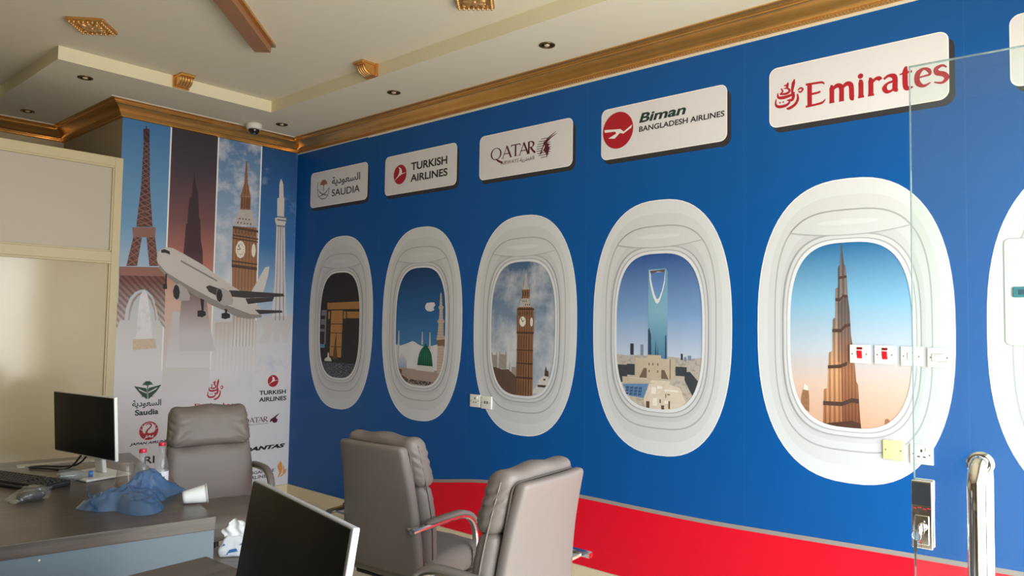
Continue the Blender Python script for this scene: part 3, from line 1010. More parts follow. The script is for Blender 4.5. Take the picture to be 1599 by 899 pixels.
# window 3 and the poster share a gothic clock tower drawing
k_bb = G('art_clock_stone', [(0, s2l(120, 86, 62)), (1, s2l(142, 102, 76))], -1, 1, .6, ribs=(16, .28, 'X'))
k_bbd = M('art_clock_dark', s2l(78, 54, 42), .6)
k_roof = M('art_slate', s2l(180, 174, 170), .6, var=(40, .2))
k_face = M('art_clock_face', s2l(226, 220, 208), .6)
t = cabin_window('printed cabin window showing a brown gothic clock tower against clouds, sockets below it', -2.630)
F = art(30, 412, 33, 850)
pc = pane(t, G('art_stormy', [(0, s2l(150, 165, 185)), (.5, s2l(130, 150, 176)), (1, s2l(72, 100, 136))], ZBt, ZT, cloud=(3.6, s2l(206, 208, 214), .42, .66)))
tw = poly('clock_tower', k_bb, pc, F, [(240, 72), (243, 130), (252, 180), (264, 206), (264, 246), (260, 256), (276, 312), (290, 320), (291, 470), (288, 480), (288, 868), (190, 868), (192, 480), (189, 470), (190, 318), (198, 312), (212, 256), (218, 246), (218, 206), (228, 180), (236, 130)], .0022)
many('tower_roofs', k_roof, pc, F, [[(240, 80), (252, 180), (262, 204), (219, 204), (228, 180)], [(214, 258), (259, 258), (276, 311), (198, 311)]], .0026)
many('tower_bands', k_bbd, pc, F, [bx4(189, 462, 291, 474), bx4(191, 570, 288, 578), bx4(191, 650, 288, 660), bx4(190, 735, 288, 748), bx4(190, 318, 291, 330), bx4(262, 480, 266, 860), bx4(222, 214, 228, 244), bx4(236, 214, 242, 244), bx4(250, 214, 256, 244)], .0026)
many('tower_slits', k_bbd, pc, F, [bx4(214 + 12 * i, 292, 219 + 12 * i, 302) for i in range(5)] + [bx4(220 + 11 * i, 270, 224 + 11 * i, 280) for i in range(3)] + [bx4(198 + 11 * i, 338, 202 + 11 * i, 362) for i in range(8)]
     + [bx4(200 + 15 * i, 486, 203 + 15 * i, 562) for i in range(4)] + [bx4(200 + 15 * i, 584, 203 + 15 * i, 644) for i in range(4)] + [bx4(200 + 15 * i, 668, 203 + 15 * i, 728) for i in range(4)] + [bx4(200 + 15 * i, 760, 203 + 15 * i, 860) for i in range(4)], .0026)
fc = lambda cx, cy, rx, ry: [(cx + rx * math.cos(i * PI / 14), cy + ry * math.sin(i * PI / 14)) for i in range(28)]
many('clock_faces', k_face, pc, F, [fc(224, 400, 19, 31), fc(277, 402, 8, 27)], .0030)
many('clock_hands', k_bbd, pc, F, [[(222, 402), (226, 402), (216, 378), (213, 380)], [(222, 398), (226, 402), (238, 390)], ], .0034)
k_par = G('art_palace', [(0, s2l(92, 72, 62)), (1, s2l(104, 84, 72))], -1, 1, .6, ribs=(26, .35, 'X'))
poly('palace', k_par, pc, F, [(20, 690), (60, 688), (100, 700), (140, 696), (192, 740), (192, 870), (20, 870)], .0018)
many('palace_towers', M('art_palace_pale', s2l(158, 146, 138), .6, var=(50, .3)), pc, F, [[(80, 694), (82, 606), (86, 580), (90, 606), (104, 606), (120, 606), (124, 576), (129, 606), (129, 696)], [(28, 690), (30, 610), (36, 590), (40, 612), (62, 612), (66, 590), (70, 614), (70, 692)], [(144, 700), (147, 632), (152, 700)], bx4(160, 680, 190, 735)], .0016)
many('domed_hall', M('art_pale_hall', s2l(206, 204, 204), .6), pc, F, [[(290, 830), (292, 810), (318, 780), (322, 752), (336, 730), (356, 720), (376, 728), (388, 752), (390, 785), (380, 830)]], .0018)
many('hall_cupola', k_bbd, pc, F, [[(357, 722), (358, 690), (364, 660), (370, 690), (378, 690), (380, 724)], bx4(318, 776, 380, 790), bx4(350, 738, 362, 748)], .0022)

# window 4: glass tower with an opening at the top
t = cabin_window('printed cabin window showing a glass tower with an arched opening over a city', -3.607)
F = art(36, 490, 45, 845)
pc = pane(t, G('art_clear_sky', [(0, s2l(200, 208, 224)), (.33, s2l(188, 200, 222)), (.6, s2l(122, 158, 205)), (1, s2l(46, 80, 146))], ZBt, ZT))
tw = poly('glass_tower', G('art_glass', [(0, s2l(80, 128, 160)), (.5, s2l(126, 172, 198)), (1, s2l(104, 152, 188))], F((0, 580))[0][1], F((0, 122))[0][1]), pc, F, [(211, 124), (304, 122), (314, 140), (314, 590), (212, 575)], .0018)
poly('opening_rim', M('art_rim', s2l(222, 224, 228), .6), pc, F, [(216, 130), (302, 128), (300, 190), (288, 245), (272, 292), (262, 304), (252, 300), (238, 270), (226, 225), (218, 180)], .0022)
poly('opening_sky', G('art_gap', [(0, s2l(112, 150, 200)), (1, s2l(78, 116, 178))], F((0, 280))[0][1], F((0, 140))[0][1]), pc, F, [(224, 142), (300, 140), (296, 188), (284, 238), (270, 274), (262, 282), (254, 276), (244, 250), (232, 205), (226, 175)], .0026)
many('tower_top_bar', M('art_bar', s2l(92, 84, 84), .6), pc, F, [[(219, 132), (302, 128), (300, 142), (262, 138), (224, 148)]], .0030)
many('mirrored_towers', M('art_reflect', s2l(40, 66, 96), .6), pc, F, [[(212, 440), (218, 430), (228, 470), (230, 570), (212, 570)], [(250, 580), (253, 485), (257, 580)], [(262, 582), (264, 520), (268, 582)], [(302, 584), (304, 465), (309, 470), (309, 586)]], .0024)
poly('city_ground', G('art_city', [(0, s2l(196, 184, 170)), (1, s2l(176, 170, 166))], ZBt, -.15, .6, cloud=(38, s2l(120, 114, 110), .50, .80)), pc, F, [(20, 572), (110, 578), (180, 572), (230, 580), (330, 575), (420, 582), (500, 574), (500, 870), (20, 870)], .0016)
many('far_towers', M('art_far', s2l(46, 52, 66), .6), pc, F, [bx4(114, 514, 133, 574), bx4(384, 558, 394, 590)], .0020)
many('pale_towers', M('art_far_pale', s2l(118, 132, 158), .6), pc, F, [bx4(171, 518, 187, 574), bx4(420, 566, 436, 590), bx4(400, 574, 412, 596)], .0020)
many('beige_blocks', M('art_beige', s2l(190, 176, 158), .6, var=(30, .12)), pc, F, [bx4(144, 588, 210, 690), bx4(208, 570, 282, 700), bx4(280, 588, 354, 690), [(80, 690), (230, 700), (220, 722), (76, 716)]], .0026)
many('block_details', M('art_detail', s2l(112, 92, 78), .6), pc, F, [bx4(216, 612, 222, 624), bx4(236, 612, 242, 624), bx4(262, 612, 268, 624), bx4(216, 648, 222, 660), bx4(262, 648, 268, 660), [(165, 690), (190, 640), (206, 640), (206, 690)], [(284, 690), (284, 645), (300, 645), (322, 690)], bx4(328, 590, 332, 690)], .0030)
many('roofs', M('art_roofs', s2l(214, 202, 186), .6, var=(40, .15)), pc, F, [[(220, 720), (300, 712), (380, 730), (410, 800), (360, 860), (200, 860), (190, 800)], [(110, 690), (330, 700), (320, 725), (120, 705)]], .0024)
many('roof_boxes', M('art_roof_white', s2l(232, 226, 218), .6), pc, F, [bx4(232, 735, 256, 770), bx4(262, 728, 290, 742), bx4(300, 744, 372, 752), bx4(240, 790, 262, 830), bx4(300, 800, 324, 815)], .0028)
many('roof_shadows', M('art_roof_dark', s2l(92, 72, 62), .6), pc, F, [bx4(204, 810, 222, 845), bx4(276, 795, 282, 815), bx4(306, 765, 310, 785), bx4(316, 765, 330, 770), bx4(285, 825, 300, 845), bx4(322, 800, 330, 840)], .0032)
poly('solar_roof', M('art_solar', s2l(96, 132, 176), .6), pc, F, [(72, 730), (216, 720), (190, 796), (112, 790)], .0028)
many('solar_panels', M('art_solar_dark', s2l(54, 84, 130), .6), pc, F, [[(92 + 24 * i - 2 * j, 742 + 16 * j), (110 + 24 * i - 2 * j, 740 + 16 * j), (108 + 24 * i - 2 * j, 752 + 16 * j), (90 + 24 * i - 2 * j, 754 + 16 * j)] for i in range(4) for j in range(3)], .0032)
many('dark_blocks', M('art_blocks', s2l(56, 60, 68), .6, var=(60, .4)), pc, F, [bx4(36, 628, 98, 690), bx4(96, 622, 140, 680), [(404, 650), (430, 646), (470, 690), (446, 772), (404, 690)], bx4(358, 624, 414, 670), [(40, 690), (70, 690), (72, 720), (50, 720)]], .0026)

# window 5: stepped skyscraper at dusk
t = cabin_window('printed cabin window showing a stepped skyscraper at dusk behind red rocker switches', -4.600)
F = art(32, 580, 30, 843)
pc = pane(t, G('art_dusk', [(0, s2l(208, 164, 138)), (.22, s2l(214, 186, 172)), (.42, s2l(186, 196, 210)), (.68, s2l(128, 180, 214)), (1, s2l(34, 104, 158))], ZBt, ZT))
zA, zB_ = F((0, 843))[0][1], F((0, 60))[0][1]
k_sky = G('art_tower_metal', [(0, s2l(150, 98, 66)), (.3, s2l(196, 146, 108)), (.6, s2l(132, 116, 108)), (1, s2l(84, 82, 86))], zA, zB_, .5, ribs=(15, .34, 'X'))
k_sky2 = G('art_tower_metal_dark', [(0, s2l(112, 66, 44)), (.3, s2l(152, 104, 76)), (.6, s2l(100, 90, 88)), (1, s2l(66, 64, 68))], zA, zB_, .5, ribs=(22, .25, 'X'))
poly('skyscraper', k_sky, pc, F, [(276, 34), (280, 34), (283, 80), (288, 122), (297, 142), (301, 190), (304, 262), (313, 336), (318, 440), (330, 520), (340, 640), (347, 655), (354, 770), (362, 868), (186, 868), (192, 684), (210, 676), (216, 524), (220, 516), (232, 514), (235, 370), (247, 362), (249, 232), (262, 228), (263, 135), (270, 128), (273, 80)], .0018)
many('tower_wings', k_sky2, pc, F, [[(268, 300), (282, 270), (303, 268), (313, 336), (318, 440), (330, 520), (340, 640), (348, 655), (354, 770), (362, 868), (276, 868), (272, 600)], [(262, 140), (266, 140), (268, 560), (258, 560)]], .0022)
many('dark_bands', M('art_band', s2l(74, 50, 42), .6), pc, F, [[(212, 576), (268, 570), (300, 556), (300, 572), (268, 586), (212, 590)], [(189, 736), (276, 734), (318, 714), (350, 716), (351, 736), (318, 734), (276, 752), (189, 754)], [(233, 414), (274, 412), (290, 392), (315, 388), (316, 400), (290, 408), (274, 428), (233, 428)], [(264, 180), (300, 176), (300, 186), (264, 192)], [(249, 276), (270, 276), (284, 260), (304, 264), (304, 276), (284, 272), (270, 290), (249, 290)]], .0026)
many('base_shade', M('art_base', s2l(76, 44, 34), .6), pc, F, [[(186, 838), (230, 828), (320, 812), (358, 822), (364, 868), (186, 868)]], .0024)
many('small_tower', M('art_small_tower', s2l(150, 106, 78), .6, var=(50, .4)), pc, F, [[(80, 770), (84, 720), (92, 690), (100, 664), (116, 676), (122, 720), (122, 790)], [(461, 830), (462, 796), (472, 790), (482, 796), (484, 826)]], .0018)
many('small_tower_top', k_face, pc, F, [[(92, 690), (100, 664), (116, 676), (118, 694)]], .0022)

# window 6: closed shade, runs out of the picture; a board door with a teal latch sits on it
t = cabin_window('plain white printed cabin window cut off by the right edge behind the glass door', -5.571)
pane(t, w_out)
t = thing('distribution_board', 'flush white board door with a teal latch at the right edge', 'electrical board', (0, -5.207, 1.428), RW)
b = MB()
b.flat(rrect(-.002, -.002, .362, .428, .02), [rrect(0, 0, .36, .426, .018)], .0054, 0)
b.flat(rrect(0, 0, .36, .426, .018), lvl=.0050, mi=1)
b.build('door', [w_line, w_rim], t)
lt = MB()
lt.rbox((.026, -.016, .190), (.115, -.0045, .233), .004, (2, 2, 2))
lt.build('latch', M('teal_plastic', s2l(38, 118, 132), .4), t, smooth=True)
MB().rbox((.045, -.0175, .201), (.095, -.014, .222), .002, (2, 2, 2)).build('latch_slide', M('teal_dark', s2l(20, 74, 92), .4), t, smooth=True)

# ------------------------------------------------------------------ switch plates
m_plate = M('switch_white', s2l(238, 236, 232), .3)
m_plate2 = M('aged_plate', s2l(238, 224, 160), .35)
m_rock = M('rocker_red', s2l(206, 20, 38), .3)
m_neon = M('neon_lens', s2l(120, 16, 20), .2)
m_screw = M('screw_head', (.28, .26, .24), .3, metal=.8)
m_slot = M('slot_black', (.012, .012, .012), .5)
m_line = M('switch_gap', s2l(120, 118, 114), .5)
def plate(kind, label, cat, y, z, grp, w=.086, off=.0006, mp=None):
    t = thing(kind, label, cat, (0, y - w / 2, z), RW, grp)
    MB().rbox((-w / 2, -.011 - off, -.0415), (w / 2, -off, .0415), .0035, (2, 2, 2)).build('plate', mp or m_plate, t, smooth=True)
    for s_ in (-1, 1):
        MB().lathe([(.0036, -.0112 - off), (.0034, -.0122 - off), (.0005, -.0124 - off)], 12, (s_ * w * .35, 0, 0), 'y').build('screw', m_screw, t, smooth=True)
    return t
OFF = .0048
for y, lab in ((-4.607, 'white switch plate with red rocker, left of the pair over the skyscraper print'), (-4.712, 'white switch plate with red rocker, right of the pair, beside glass door edge')):
    t = plate('cooker_switch', lab, 'switch', y, 1.370, 'red rocker switches')
    MB().rbox((-.010, -.0165, -.020), (.012, -.011, .016), .003, (2, 2, 3), lambda w, p: (w.x, w.y - .003 * p[2], w.z)).build('rocker', m_rock, t, smooth=True)
    MB().rbox((-.011, -.0145, .021), (.013, -.011, .031), .001, (2, 2, 2)).build('neon_window', m_neon, t)
t = plate('light_switch', 'white light switch plate crossed by the glass door edge', 'switch', -4.819, 1.368, None)
MB().box((-.016, -.0125, -.0155), (.016, -.0110, .0155)).build('switch_gap', m_line, t)
for x in (-.0075, .0075):
    MB().rbox((x - .0068, -.0155, -.0145), (x + .0068, -.0115, .0145), .0015, (2, 2, 2)).build('rocker', m_plate, t, smooth=True)
t = plate('fused_outlet', 'wide white fused outlet plate behind the door glass, rightmost in the switch row', 'outlet', -4.923, 1.366, None, .090)
MB().box((-.028, -.0125, -.0165), (.028, -.0110, .0165)).build('cover_gap', m_line, t)
MB().rbox((-.0265, -.0150, -.015), (.0265, -.0115, .015), .0015, (2, 2, 2)).build('cover', m_plate, t, smooth=True)
sl = MB()
for x in (-.014, .002, .014):
    sl.box((x - .003, -.0156, .006), (x + .003, -.0150, .0085))
sl.build('slot_pattern', m_line, t)
t = plate('blank_plate', 'yellowed blank plate below the window print', 'plate', -4.743, .956, None, mp=m_plate2)
def socket(label, y, z, off):
    t = plate('wall_socket', label, 'socket', y, z, 'white wall sockets', .090 if y < -4 else .094, off)
    sl = MB()
    for x0, z0, w, h in ((-.0035, .010, .007, .012), (-.0165, -.012, .011, .005), (.0055, -.012, .011, .005)):
        sl.box((x0, -.0122 - off, z0), (x0 + w, -.0111 - off, z0 + h))
    sl.build('pin_hole_pattern', m_slot, t)
    MB().rbox((.016, -.0155 - off, .014), (.025, -.011 - off, .031), .0015, (2, 2, 2)).build('switch', m_plate, t, smooth=True)
socket('white socket plate right of yellowed plate, behind the glass door', -4.852, .951, .0006)
socket('white socket plate left of the pair at the clock tower window', -2.186, .971, .0006)
t = plate('data_outlet', 'white double outlet plate, right of the pair at the clock tower window', 'outlet', -2.290, .967, None, .094, .0012)
sl = MB()
for x in (-.018, .004):
    sl.box((x, -.0132, -.008), (x + .014, -.0121, .010))
sl.build('port_pattern', m_line, t)

# ------------------------------------------------------------------ poster on the end wall
POSTER={'eif_top':[(0.163,2.832),(0.168,2.833),(0.174,2.813),(0.191,2.813),(0.195,2.714),(0.21,2.382),(0.242,2.081),(0.124,2.068),(0.147,2.372),(0.152,2.706),(0.145,2.804),(0.16,2.81)],
'eif_mid':[(0.096,2.061),(0.265,2.08),(0.263,2.005),(0.106,1.989)],
'eif_legs_l':[(0.106,1.989),(0.167,1.995),(0.142,1.78),(0.067,1.774)],
'eif_legs_r':[(0.201,1.998),(0.263,2.005),(0.295,1.791),(0.23,1.786)],
'eif_base':[(0.018,1.767),(0.35,1.784),(0.353,1.716),(0.018,1.702)],
'eif_base2':[(0.021,1.703),(0.353,1.716),(0.357,1.559),(0.357,1.382),(0.312,1.382),(0.295,1.486),(0.261,1.564),(0.217,1.602),(0.183,1.608),(0.137,1.588),(0.099,1.54),(0.076,1.462),(0.07,1.378),(0.021,1.377)],
'eif_foot_l':[(0.011,1.5),(0.052,1.501),(0.037,1.377),(0.016,1.296)],
'eif_foot_r':[(0.28,1.509),(0.321,1.51),(0.361,1.382),(0.364,1.317),(0.327,1.365)],
'eif_arch_in':[(0.093,1.378),(0.099,1.462),(0.119,1.529),(0.151,1.571),(0.184,1.59),(0.218,1.585),(0.257,1.544),(0.284,1.468),(0.298,1.381),(0.287,1.381),(0.274,1.459),(0.247,1.528),(0.215,1.567),(0.184,1.573),(0.155,1.554),(0.13,1.512),(0.113,1.449),(0.106,1.378)],
'fountain':[(0.174,1.569),(0.2,1.612),(0.225,1.571),(0.243,1.466),(0.266,1.309),(0.278,1.186),(0.15,1.187),(0.155,1.308),(0.162,1.464)],
'market':[(0.134,1.24),(0.292,1.245),(0.306,1.173),(0.137,1.159)],
'sky2':[(0.542,2.559),(0.557,2.457),(0.581,2.383),(0.594,2.194),(0.605,2.181),(0.616,2.014),(0.632,1.945),(0.64,1.815),(0.67,1.646),(0.692,1.46),(0.751,1.2),(0.766,1.144),(0.48,1.148),(0.471,1.382),(0.482,1.564),(0.481,1.891),(0.487,2.002),(0.493,2.131),(0.502,2.135),(0.507,2.261),(0.515,2.343),(0.529,2.353),(0.534,2.431)],
'sky2_low':[(0.42,1.448),(0.637,1.454),(0.695,1.387),(0.718,1.168),(0.732,1.015),(0.375,1.026),(0.39,1.188),(0.401,1.318)],
'bb_spire':[(0.972,2.711),(0.983,2.712),(0.995,2.537),(1.025,2.423),(0.935,2.411),(0.966,2.533)],
'bb_lant':[(0.938,2.411),(1.027,2.42),(1.027,2.31),(0.937,2.302)],
'bb_roof':[(0.931,2.299),(1.033,2.308),(1.083,2.184),(0.887,2.168)],
'bb_clock':[(0.877,2.159),(1.087,2.169),(1.105,1.86),(0.879,1.848)],
'bb_shaft':[(0.883,1.848),(1.101,1.86),(1.104,1.589),(1.106,1.314),(1.098,1.178),(0.9,1.18),(0.9,1.389)],
'bb_low':[(0.752,1.371),(1.114,1.394),(1.129,0.985),(0.76,0.981)],
'bb_face':[(0.947,2.046),(0.97,2.037),(0.99,2.002),(0.994,1.957),(0.977,1.915),(0.95,1.899),(0.925,1.913),(0.909,1.95),(0.91,1.994),(0.927,2.033)],
'bb_face2':[(1.065,2.034),(1.078,2.024),(1.088,1.977),(1.081,1.933),(1.067,1.916),(1.053,1.935),(1.048,1.974),(1.053,2.017)],
'min_top':[(1.302,2.618),(1.324,2.573),(1.331,2.455),(1.34,2.452),(1.341,2.285),(1.362,2.283),(1.363,2.258),(1.353,2.216),(1.272,2.207),(1.257,2.242),(1.256,2.27),(1.276,2.277),(1.27,2.442),(1.288,2.449),(1.286,2.567)],
'min_shaft':[(1.27,2.207),(1.353,2.216),(1.37,1.802),(1.391,1.462),(1.407,1.398),(1.25,1.395),(1.257,1.459),(1.271,1.796)],
'min_base':[(1.134,1.395),(1.201,1.432),(1.46,1.437),(1.438,1.344),(1.418,1.206),(1.371,1.206),(1.347,1.306),(1.33,1.206),(1.289,1.206),(1.266,1.306),(1.243,1.207),(1.131,1.207),(1.196,1.306)],
'plane_body':[(0.281,1.839),(0.288,1.89),(0.311,1.92),(0.351,1.938),(0.399,1.935),(0.488,1.896),(0.64,1.823),(0.84,1.696),(0.948,1.64),(1.05,1.575),(1.137,1.507),(1.163,1.457),(1.158,1.421),(1.056,1.406),(0.948,1.417),(0.849,1.461),(0.729,1.506),(0.593,1.576),(0.461,1.65),(0.36,1.716),(0.307,1.763)],
'plane_belly':[(0.291,1.813),(0.35,1.751),(0.459,1.69),(0.591,1.623),(0.727,1.559),(0.888,1.5),(1.055,1.446),(1.161,1.441),(1.158,1.421),(1.056,1.406),(0.948,1.417),(0.849,1.461),(0.729,1.506),(0.593,1.576),(0.461,1.65),(0.36,1.716),(0.307,1.763)],
'plane_cockpit':[(0.31,1.913),(0.336,1.922),(0.375,1.908),(0.378,1.883),(0.344,1.894),(0.312,1.892)],
'plane_fin':[(1.056,1.626),(1.112,1.727),(1.177,1.842),(1.218,1.853),(1.206,1.768),(1.179,1.671),(1.146,1.561),(1.119,1.546)],
'plane_wing_r':[(0.863,1.634),(0.964,1.635),(1.358,1.627),(1.368,1.605),(1.265,1.595),(1.018,1.577),(0.875,1.583)],
'plane_flap_r':[(1.008,1.573),(1.269,1.595),(1.257,1.559),(1.031,1.527)],
'plane_wing_l':[(0.67,1.653),(0.7,1.666),(0.799,1.637),(0.844,1.597),(0.785,1.576),(0.696,1.613)],
'plane_tail':[(1.096,1.483),(1.347,1.483),(1.355,1.465),(1.14,1.446)],
'eng_l':[(0.417,1.659),(0.46,1.666),(0.516,1.631),(0.546,1.576),(0.542,1.539),(0.469,1.534),(0.429,1.551),(0.409,1.6)],
'eng_r':[(0.763,1.635),(0.806,1.651),(0.873,1.621),(0.902,1.558),(0.895,1.519),(0.823,1.507),(0.771,1.534),(0.753,1.584)],
'int_l':[(0.435,1.659),(0.454,1.642),(0.465,1.599),(0.459,1.556),(0.442,1.541),(0.421,1.561),(0.412,1.601),(0.42,1.644)],
'int_r':[(0.779,1.644),(0.799,1.629),(0.81,1.592),(0.804,1.554),(0.785,1.534),(0.764,1.556),(0.757,1.59),(0.764,1.628)],
'gear':[[(0.627,1.559),(0.658,1.549),(0.658,1.46),(0.643,1.459)],[(0.609,1.462),(0.639,1.466),(0.673,1.456),(0.678,1.427),(0.646,1.411),(0.61,1.418)],[(0.832,1.483),(0.854,1.478),(0.852,1.442),(0.838,1.441)],[(0.808,1.445),(0.843,1.453),(0.878,1.442),(0.881,1.412),(0.841,1.4),(0.809,1.407)],[(0.35,1.737),(0.361,1.734),(0.362,1.652),(0.352,1.651)],[(0.334,1.658),(0.364,1.659),(0.367,1.62),(0.335,1.619)]],
'plane_win':[(0.462,1.85),(0.76,1.711),(0.761,1.696),(0.463,1.835)],
'sau_l':[(0.155,0.896),(0.243,0.877),(0.248,0.866),(0.251,0.794),(0.229,0.813),(0.207,0.814),(0.218,0.82),(0.189,0.853)],
'sau_r':[(0.258,0.868),(0.263,0.878),(0.355,0.899),(0.321,0.85),(0.287,0.814),(0.312,0.814),(0.281,0.81),(0.261,0.792)],
'sau_cut':[[(0.186,0.878),(0.246,0.845),(0.246,0.838),(0.196,0.863)],[(0.326,0.881),(0.26,0.847),(0.261,0.839),(0.316,0.866)]],
'bird_gold':[[(1.382,0.203),(1.397,0.177),(1.404,0.134),(1.392,0.093),(1.354,0.066),(1.375,0.102),(1.361,0.134),(1.354,0.162)],[(1.405,0.172),(1.42,0.138),(1.418,0.108),(1.403,0.088),(1.41,0.121)],[(1.423,0.125),(1.442,0.129),(1.433,0.094),(1.398,0.072),(1.36,0.068),(1.407,0.088)]],
'oryx':[[(1.362,0.613),(1.302,0.577),(1.275,0.562),(1.266,0.537),(1.289,0.547),(1.306,0.529),(1.333,0.532),(1.343,0.556),(1.323,0.57)]],
'jal_wing':[[(0.207,0.593),(0.219,0.611),(0.237,0.624),(0.232,0.591),(0.241,0.556),(0.263,0.525),(0.23,0.533),(0.213,0.556)],[(0.337,0.586),(0.345,0.554),(0.339,0.528),(0.313,0.515),(0.327,0.545),(0.327,0.571)]]}

t = PW = thing('travel_poster', 'tall poster of landmark strips with an airliner above rows of airline logos', 'poster', (XA, 0, .09))
PH = 2.86
k_paper = M('poster_paper', s2l(222, 219, 224), .5)
MB().flat([(0, 0), (1.458, 0), (1.458, PH), (0, PH)], lvl=.0006).build('sheet', k_paper, t)
WH = s2l(222, 219, 224)
XS = [0, .352, .731, 1.110, 1.458]
kz = lambda z: (z - .09)
def strip(name, i, stops, cloud=None):
    return MB().flat([(XS[i] + (.005 if i else 0), .80), (XS[i + 1] - .005 * (i < 3), .80), (XS[i + 1] - .005 * (i < 3), PH), (XS[i] + (.005 if i else 0), PH)], lvl=.0010).build('picture_strip', G(name, stops, .80, PH, cloud=cloud), t)
s1 = strip('art_strip_a', 0, [(0, WH), (.10, WH), (.26, s2l(205, 205, 206)), (.42, s2l(178, 196, 214)), (.62, s2l(112, 158, 198)), (1, s2l(62, 118, 176))])
s2 = strip('art_strip_b', 1, [(0, WH), (.06, s2l(214, 211, 214)), (.22, s2l(208, 190, 184)), (.36, s2l(206, 172, 156)), (.5, s2l(176, 116, 104)), (.66, s2l(116, 80, 84)), (.85, s2l(66, 58, 68)), (1, s2l(52, 50, 60))])
s3 = strip('art_strip_c', 2, [(0, WH), (.10, WH), (.24, s2l(206, 206, 210)), (.5, s2l(170, 186, 206)), (.75, s2l(128, 156, 190)), (1, s2l(84, 122, 168))], (4.2, s2l(214, 214, 220), .44, .66))
s4 = strip('art_strip_d', 3, [(0, WH), (.10, WH), (.24, s2l(208, 208, 212)), (.38, s2l(150, 180, 208)), (.6, s2l(58, 112, 172)), (1, s2l(28, 74, 130))], (3.6, s2l(150, 176, 206), .55, .8))
k_div = M('poster_divider', s2l(236, 236, 238), .5)
for i in (1, 2, 3):
    MB().flat([(XS[i] - .0055, 1.0), (XS[i] + .0055, 1.0), (XS[i] + .0055, PH), (XS[i] - .0055, PH)], lvl=.0012).build('white_divider', k_div, t)

def pp(name, keys, mat, lvl, par=None):
    one = name[:-1] if name.endswith('s') and not name.endswith('ss') else name
    i = 0
    for k in keys:
        q = POSTER[k]
        for pl_ in (q if isinstance(q[0], list) else [q]):
            o = MB().flat(pl_, lvl=lvl + i * 2e-5).build(one, mat, par or t)
            i += 1
    return o
fadez = lambda c1, c2, c3: [(0, WH), (.10, WH), (.24, c3), (.42, c2), (1, c1)]
k_eif = G('art_iron', fadez(s2l(58, 42, 48), s2l(112, 74, 68), s2l(190, 182, 180)), .80, PH, ribs=(13, .3, 'DIAGONAL'))
k_eif2 = G('art_iron_light', fadez(s2l(112, 86, 88), s2l(150, 106, 96), s2l(200, 190, 186)), .80, PH)
pp('iron_tower_section', ['eif_top', 'eif_legs_l', 'eif_legs_r', 'eif_base2', 'eif_foot_l', 'eif_foot_r'], k_eif, .0016, s1)
pp('iron_decks', ['eif_mid', 'eif_base', 'eif_arch_in'], k_eif2, .0020, s1)
lat = MB()
def lattice(x0, x1, z0, z1, x2, x3, n, w):
    for i in range(n):
        a, b = i / n, (i + 1) / n
        za, zb = z0 + (z1 - z0) * a, z0 + (z1 - z0) * b
        la, lb = x0 + (x2 - x0) * a, x0 + (x2 - x0) * b
        ra, rb = x1 + (x3 - x1) * a, x1 + (x3 - x1) * b
        lat.ribbon([(la, za), (rb, zb)], w, .0022, sm=0)
        lat.ribbon([(ra, za), (lb, zb)], w, .0023, sm=0)
g = POSTER
lx = lambda k, i: g[k][i][0]
lz = lambda k, i: g[k][i][1]
lattice(lx('eif_top', 7), lx('eif_top', 6), lz('eif_top', 6), lz('eif_top', 5), lx('eif_top', 8), lx('eif_top', 5), 7, .006)
lattice(lx('eif_top', 8), lx('eif_top', 5), lz('eif_top', 5), lz('eif_top', 4), lx('eif_top', 9), lx('eif_top', 4), 9, .005)
for k in ('eif_legs_l', 'eif_legs_r'):
    lattice(lx(k, 3), lx(k, 2), lz(k, 2), lz(k, 1), lx(k, 0), lx(k, 1), 4, .006)
lat.build('lattice_pattern', k_eif2, s1)
pp('fountain', ['fountain'], G('art_fountain', [(0, WH), (1, s2l(222, 224, 228))], .8, 1.6, cloud=(16, s2l(196, 200, 206), .5, .8)), .0024, s1)
pp('market_stall', ['market'], M('art_stall', s2l(206, 186, 164), .6, var=(50, .2)), .0026, s1)
pp('dark_skyscraper', ['sky2'], G('art_dusk_tower', [(0, WH), (.08, s2l(208, 205, 208)), (.235, s2l(198, 193, 196)), (.30, s2l(172, 158, 160)), (.40, s2l(116, 92, 92)), (.55, s2l(72, 50, 56)), (1, s2l(44, 38, 48))], .80, PH), .0016, s2)
pp('skyscraper_foot', ['sky2_low'], G('art_dusk_foot', [(0, WH), (.5, s2l(208, 204, 207)), (1, s2l(198, 193, 196))], min(p[1] for p in POSTER['sky2_low']) - .01, 1.31), .0014, s2)
k_bbp = G('art_clock_print', fadez(s2l(128, 88, 62), s2l(152, 112, 84), s2l(205, 200, 198)), .80, PH, ribs=(11, .2, 'X'))
pp('clock_tower_stage', ['bb_lant', 'bb_clock', 'bb_shaft', 'bb_spire'], k_bbp, .0016, s3)
pp('tower_foot', ['bb_low'], G('art_clock_foot', [(0, WH), (.45, s2l(214, 211, 213)), (1, s2l(192, 176, 168))], min(p[1] for p in POSTER['bb_low']) - .01, 1.42, ribs=(9, .03, 'X')), .0014, s3)
pp('tower_roof', ['bb_roof'], k_roof, .0020, s3)
bd = MB()
x0, x1 = lx('bb_clock', 3), lx('bb_clock', 2)
zc = lambda k: lz('bb_clock', 0) + (lz('bb_clock', 3) - lz('bb_clock', 0)) * k
for k, h in ((0.0, .02), (.22, .012), (.3, .01), (.9, .012), (1.0, .025)):
    bd.flat([(x0, zc(k)), (x0, zc(k) - h), (x1, zc(k) - h - .012), (x1, zc(k) - .012)], lvl=.0020)
bd.build('band_pattern', M('art_clock_shadow', s2l(84, 56, 42), .6), s3)
bd = MB()
for i in range(7):
    xx = x0 + .02 + i * (x1 - x0 - .03) / 7
    bd.flat([(xx, zc(.04)), (xx, zc(.19)), (xx + .007, zc(.19)), (xx + .007, zc(.04))], lvl=.0021)
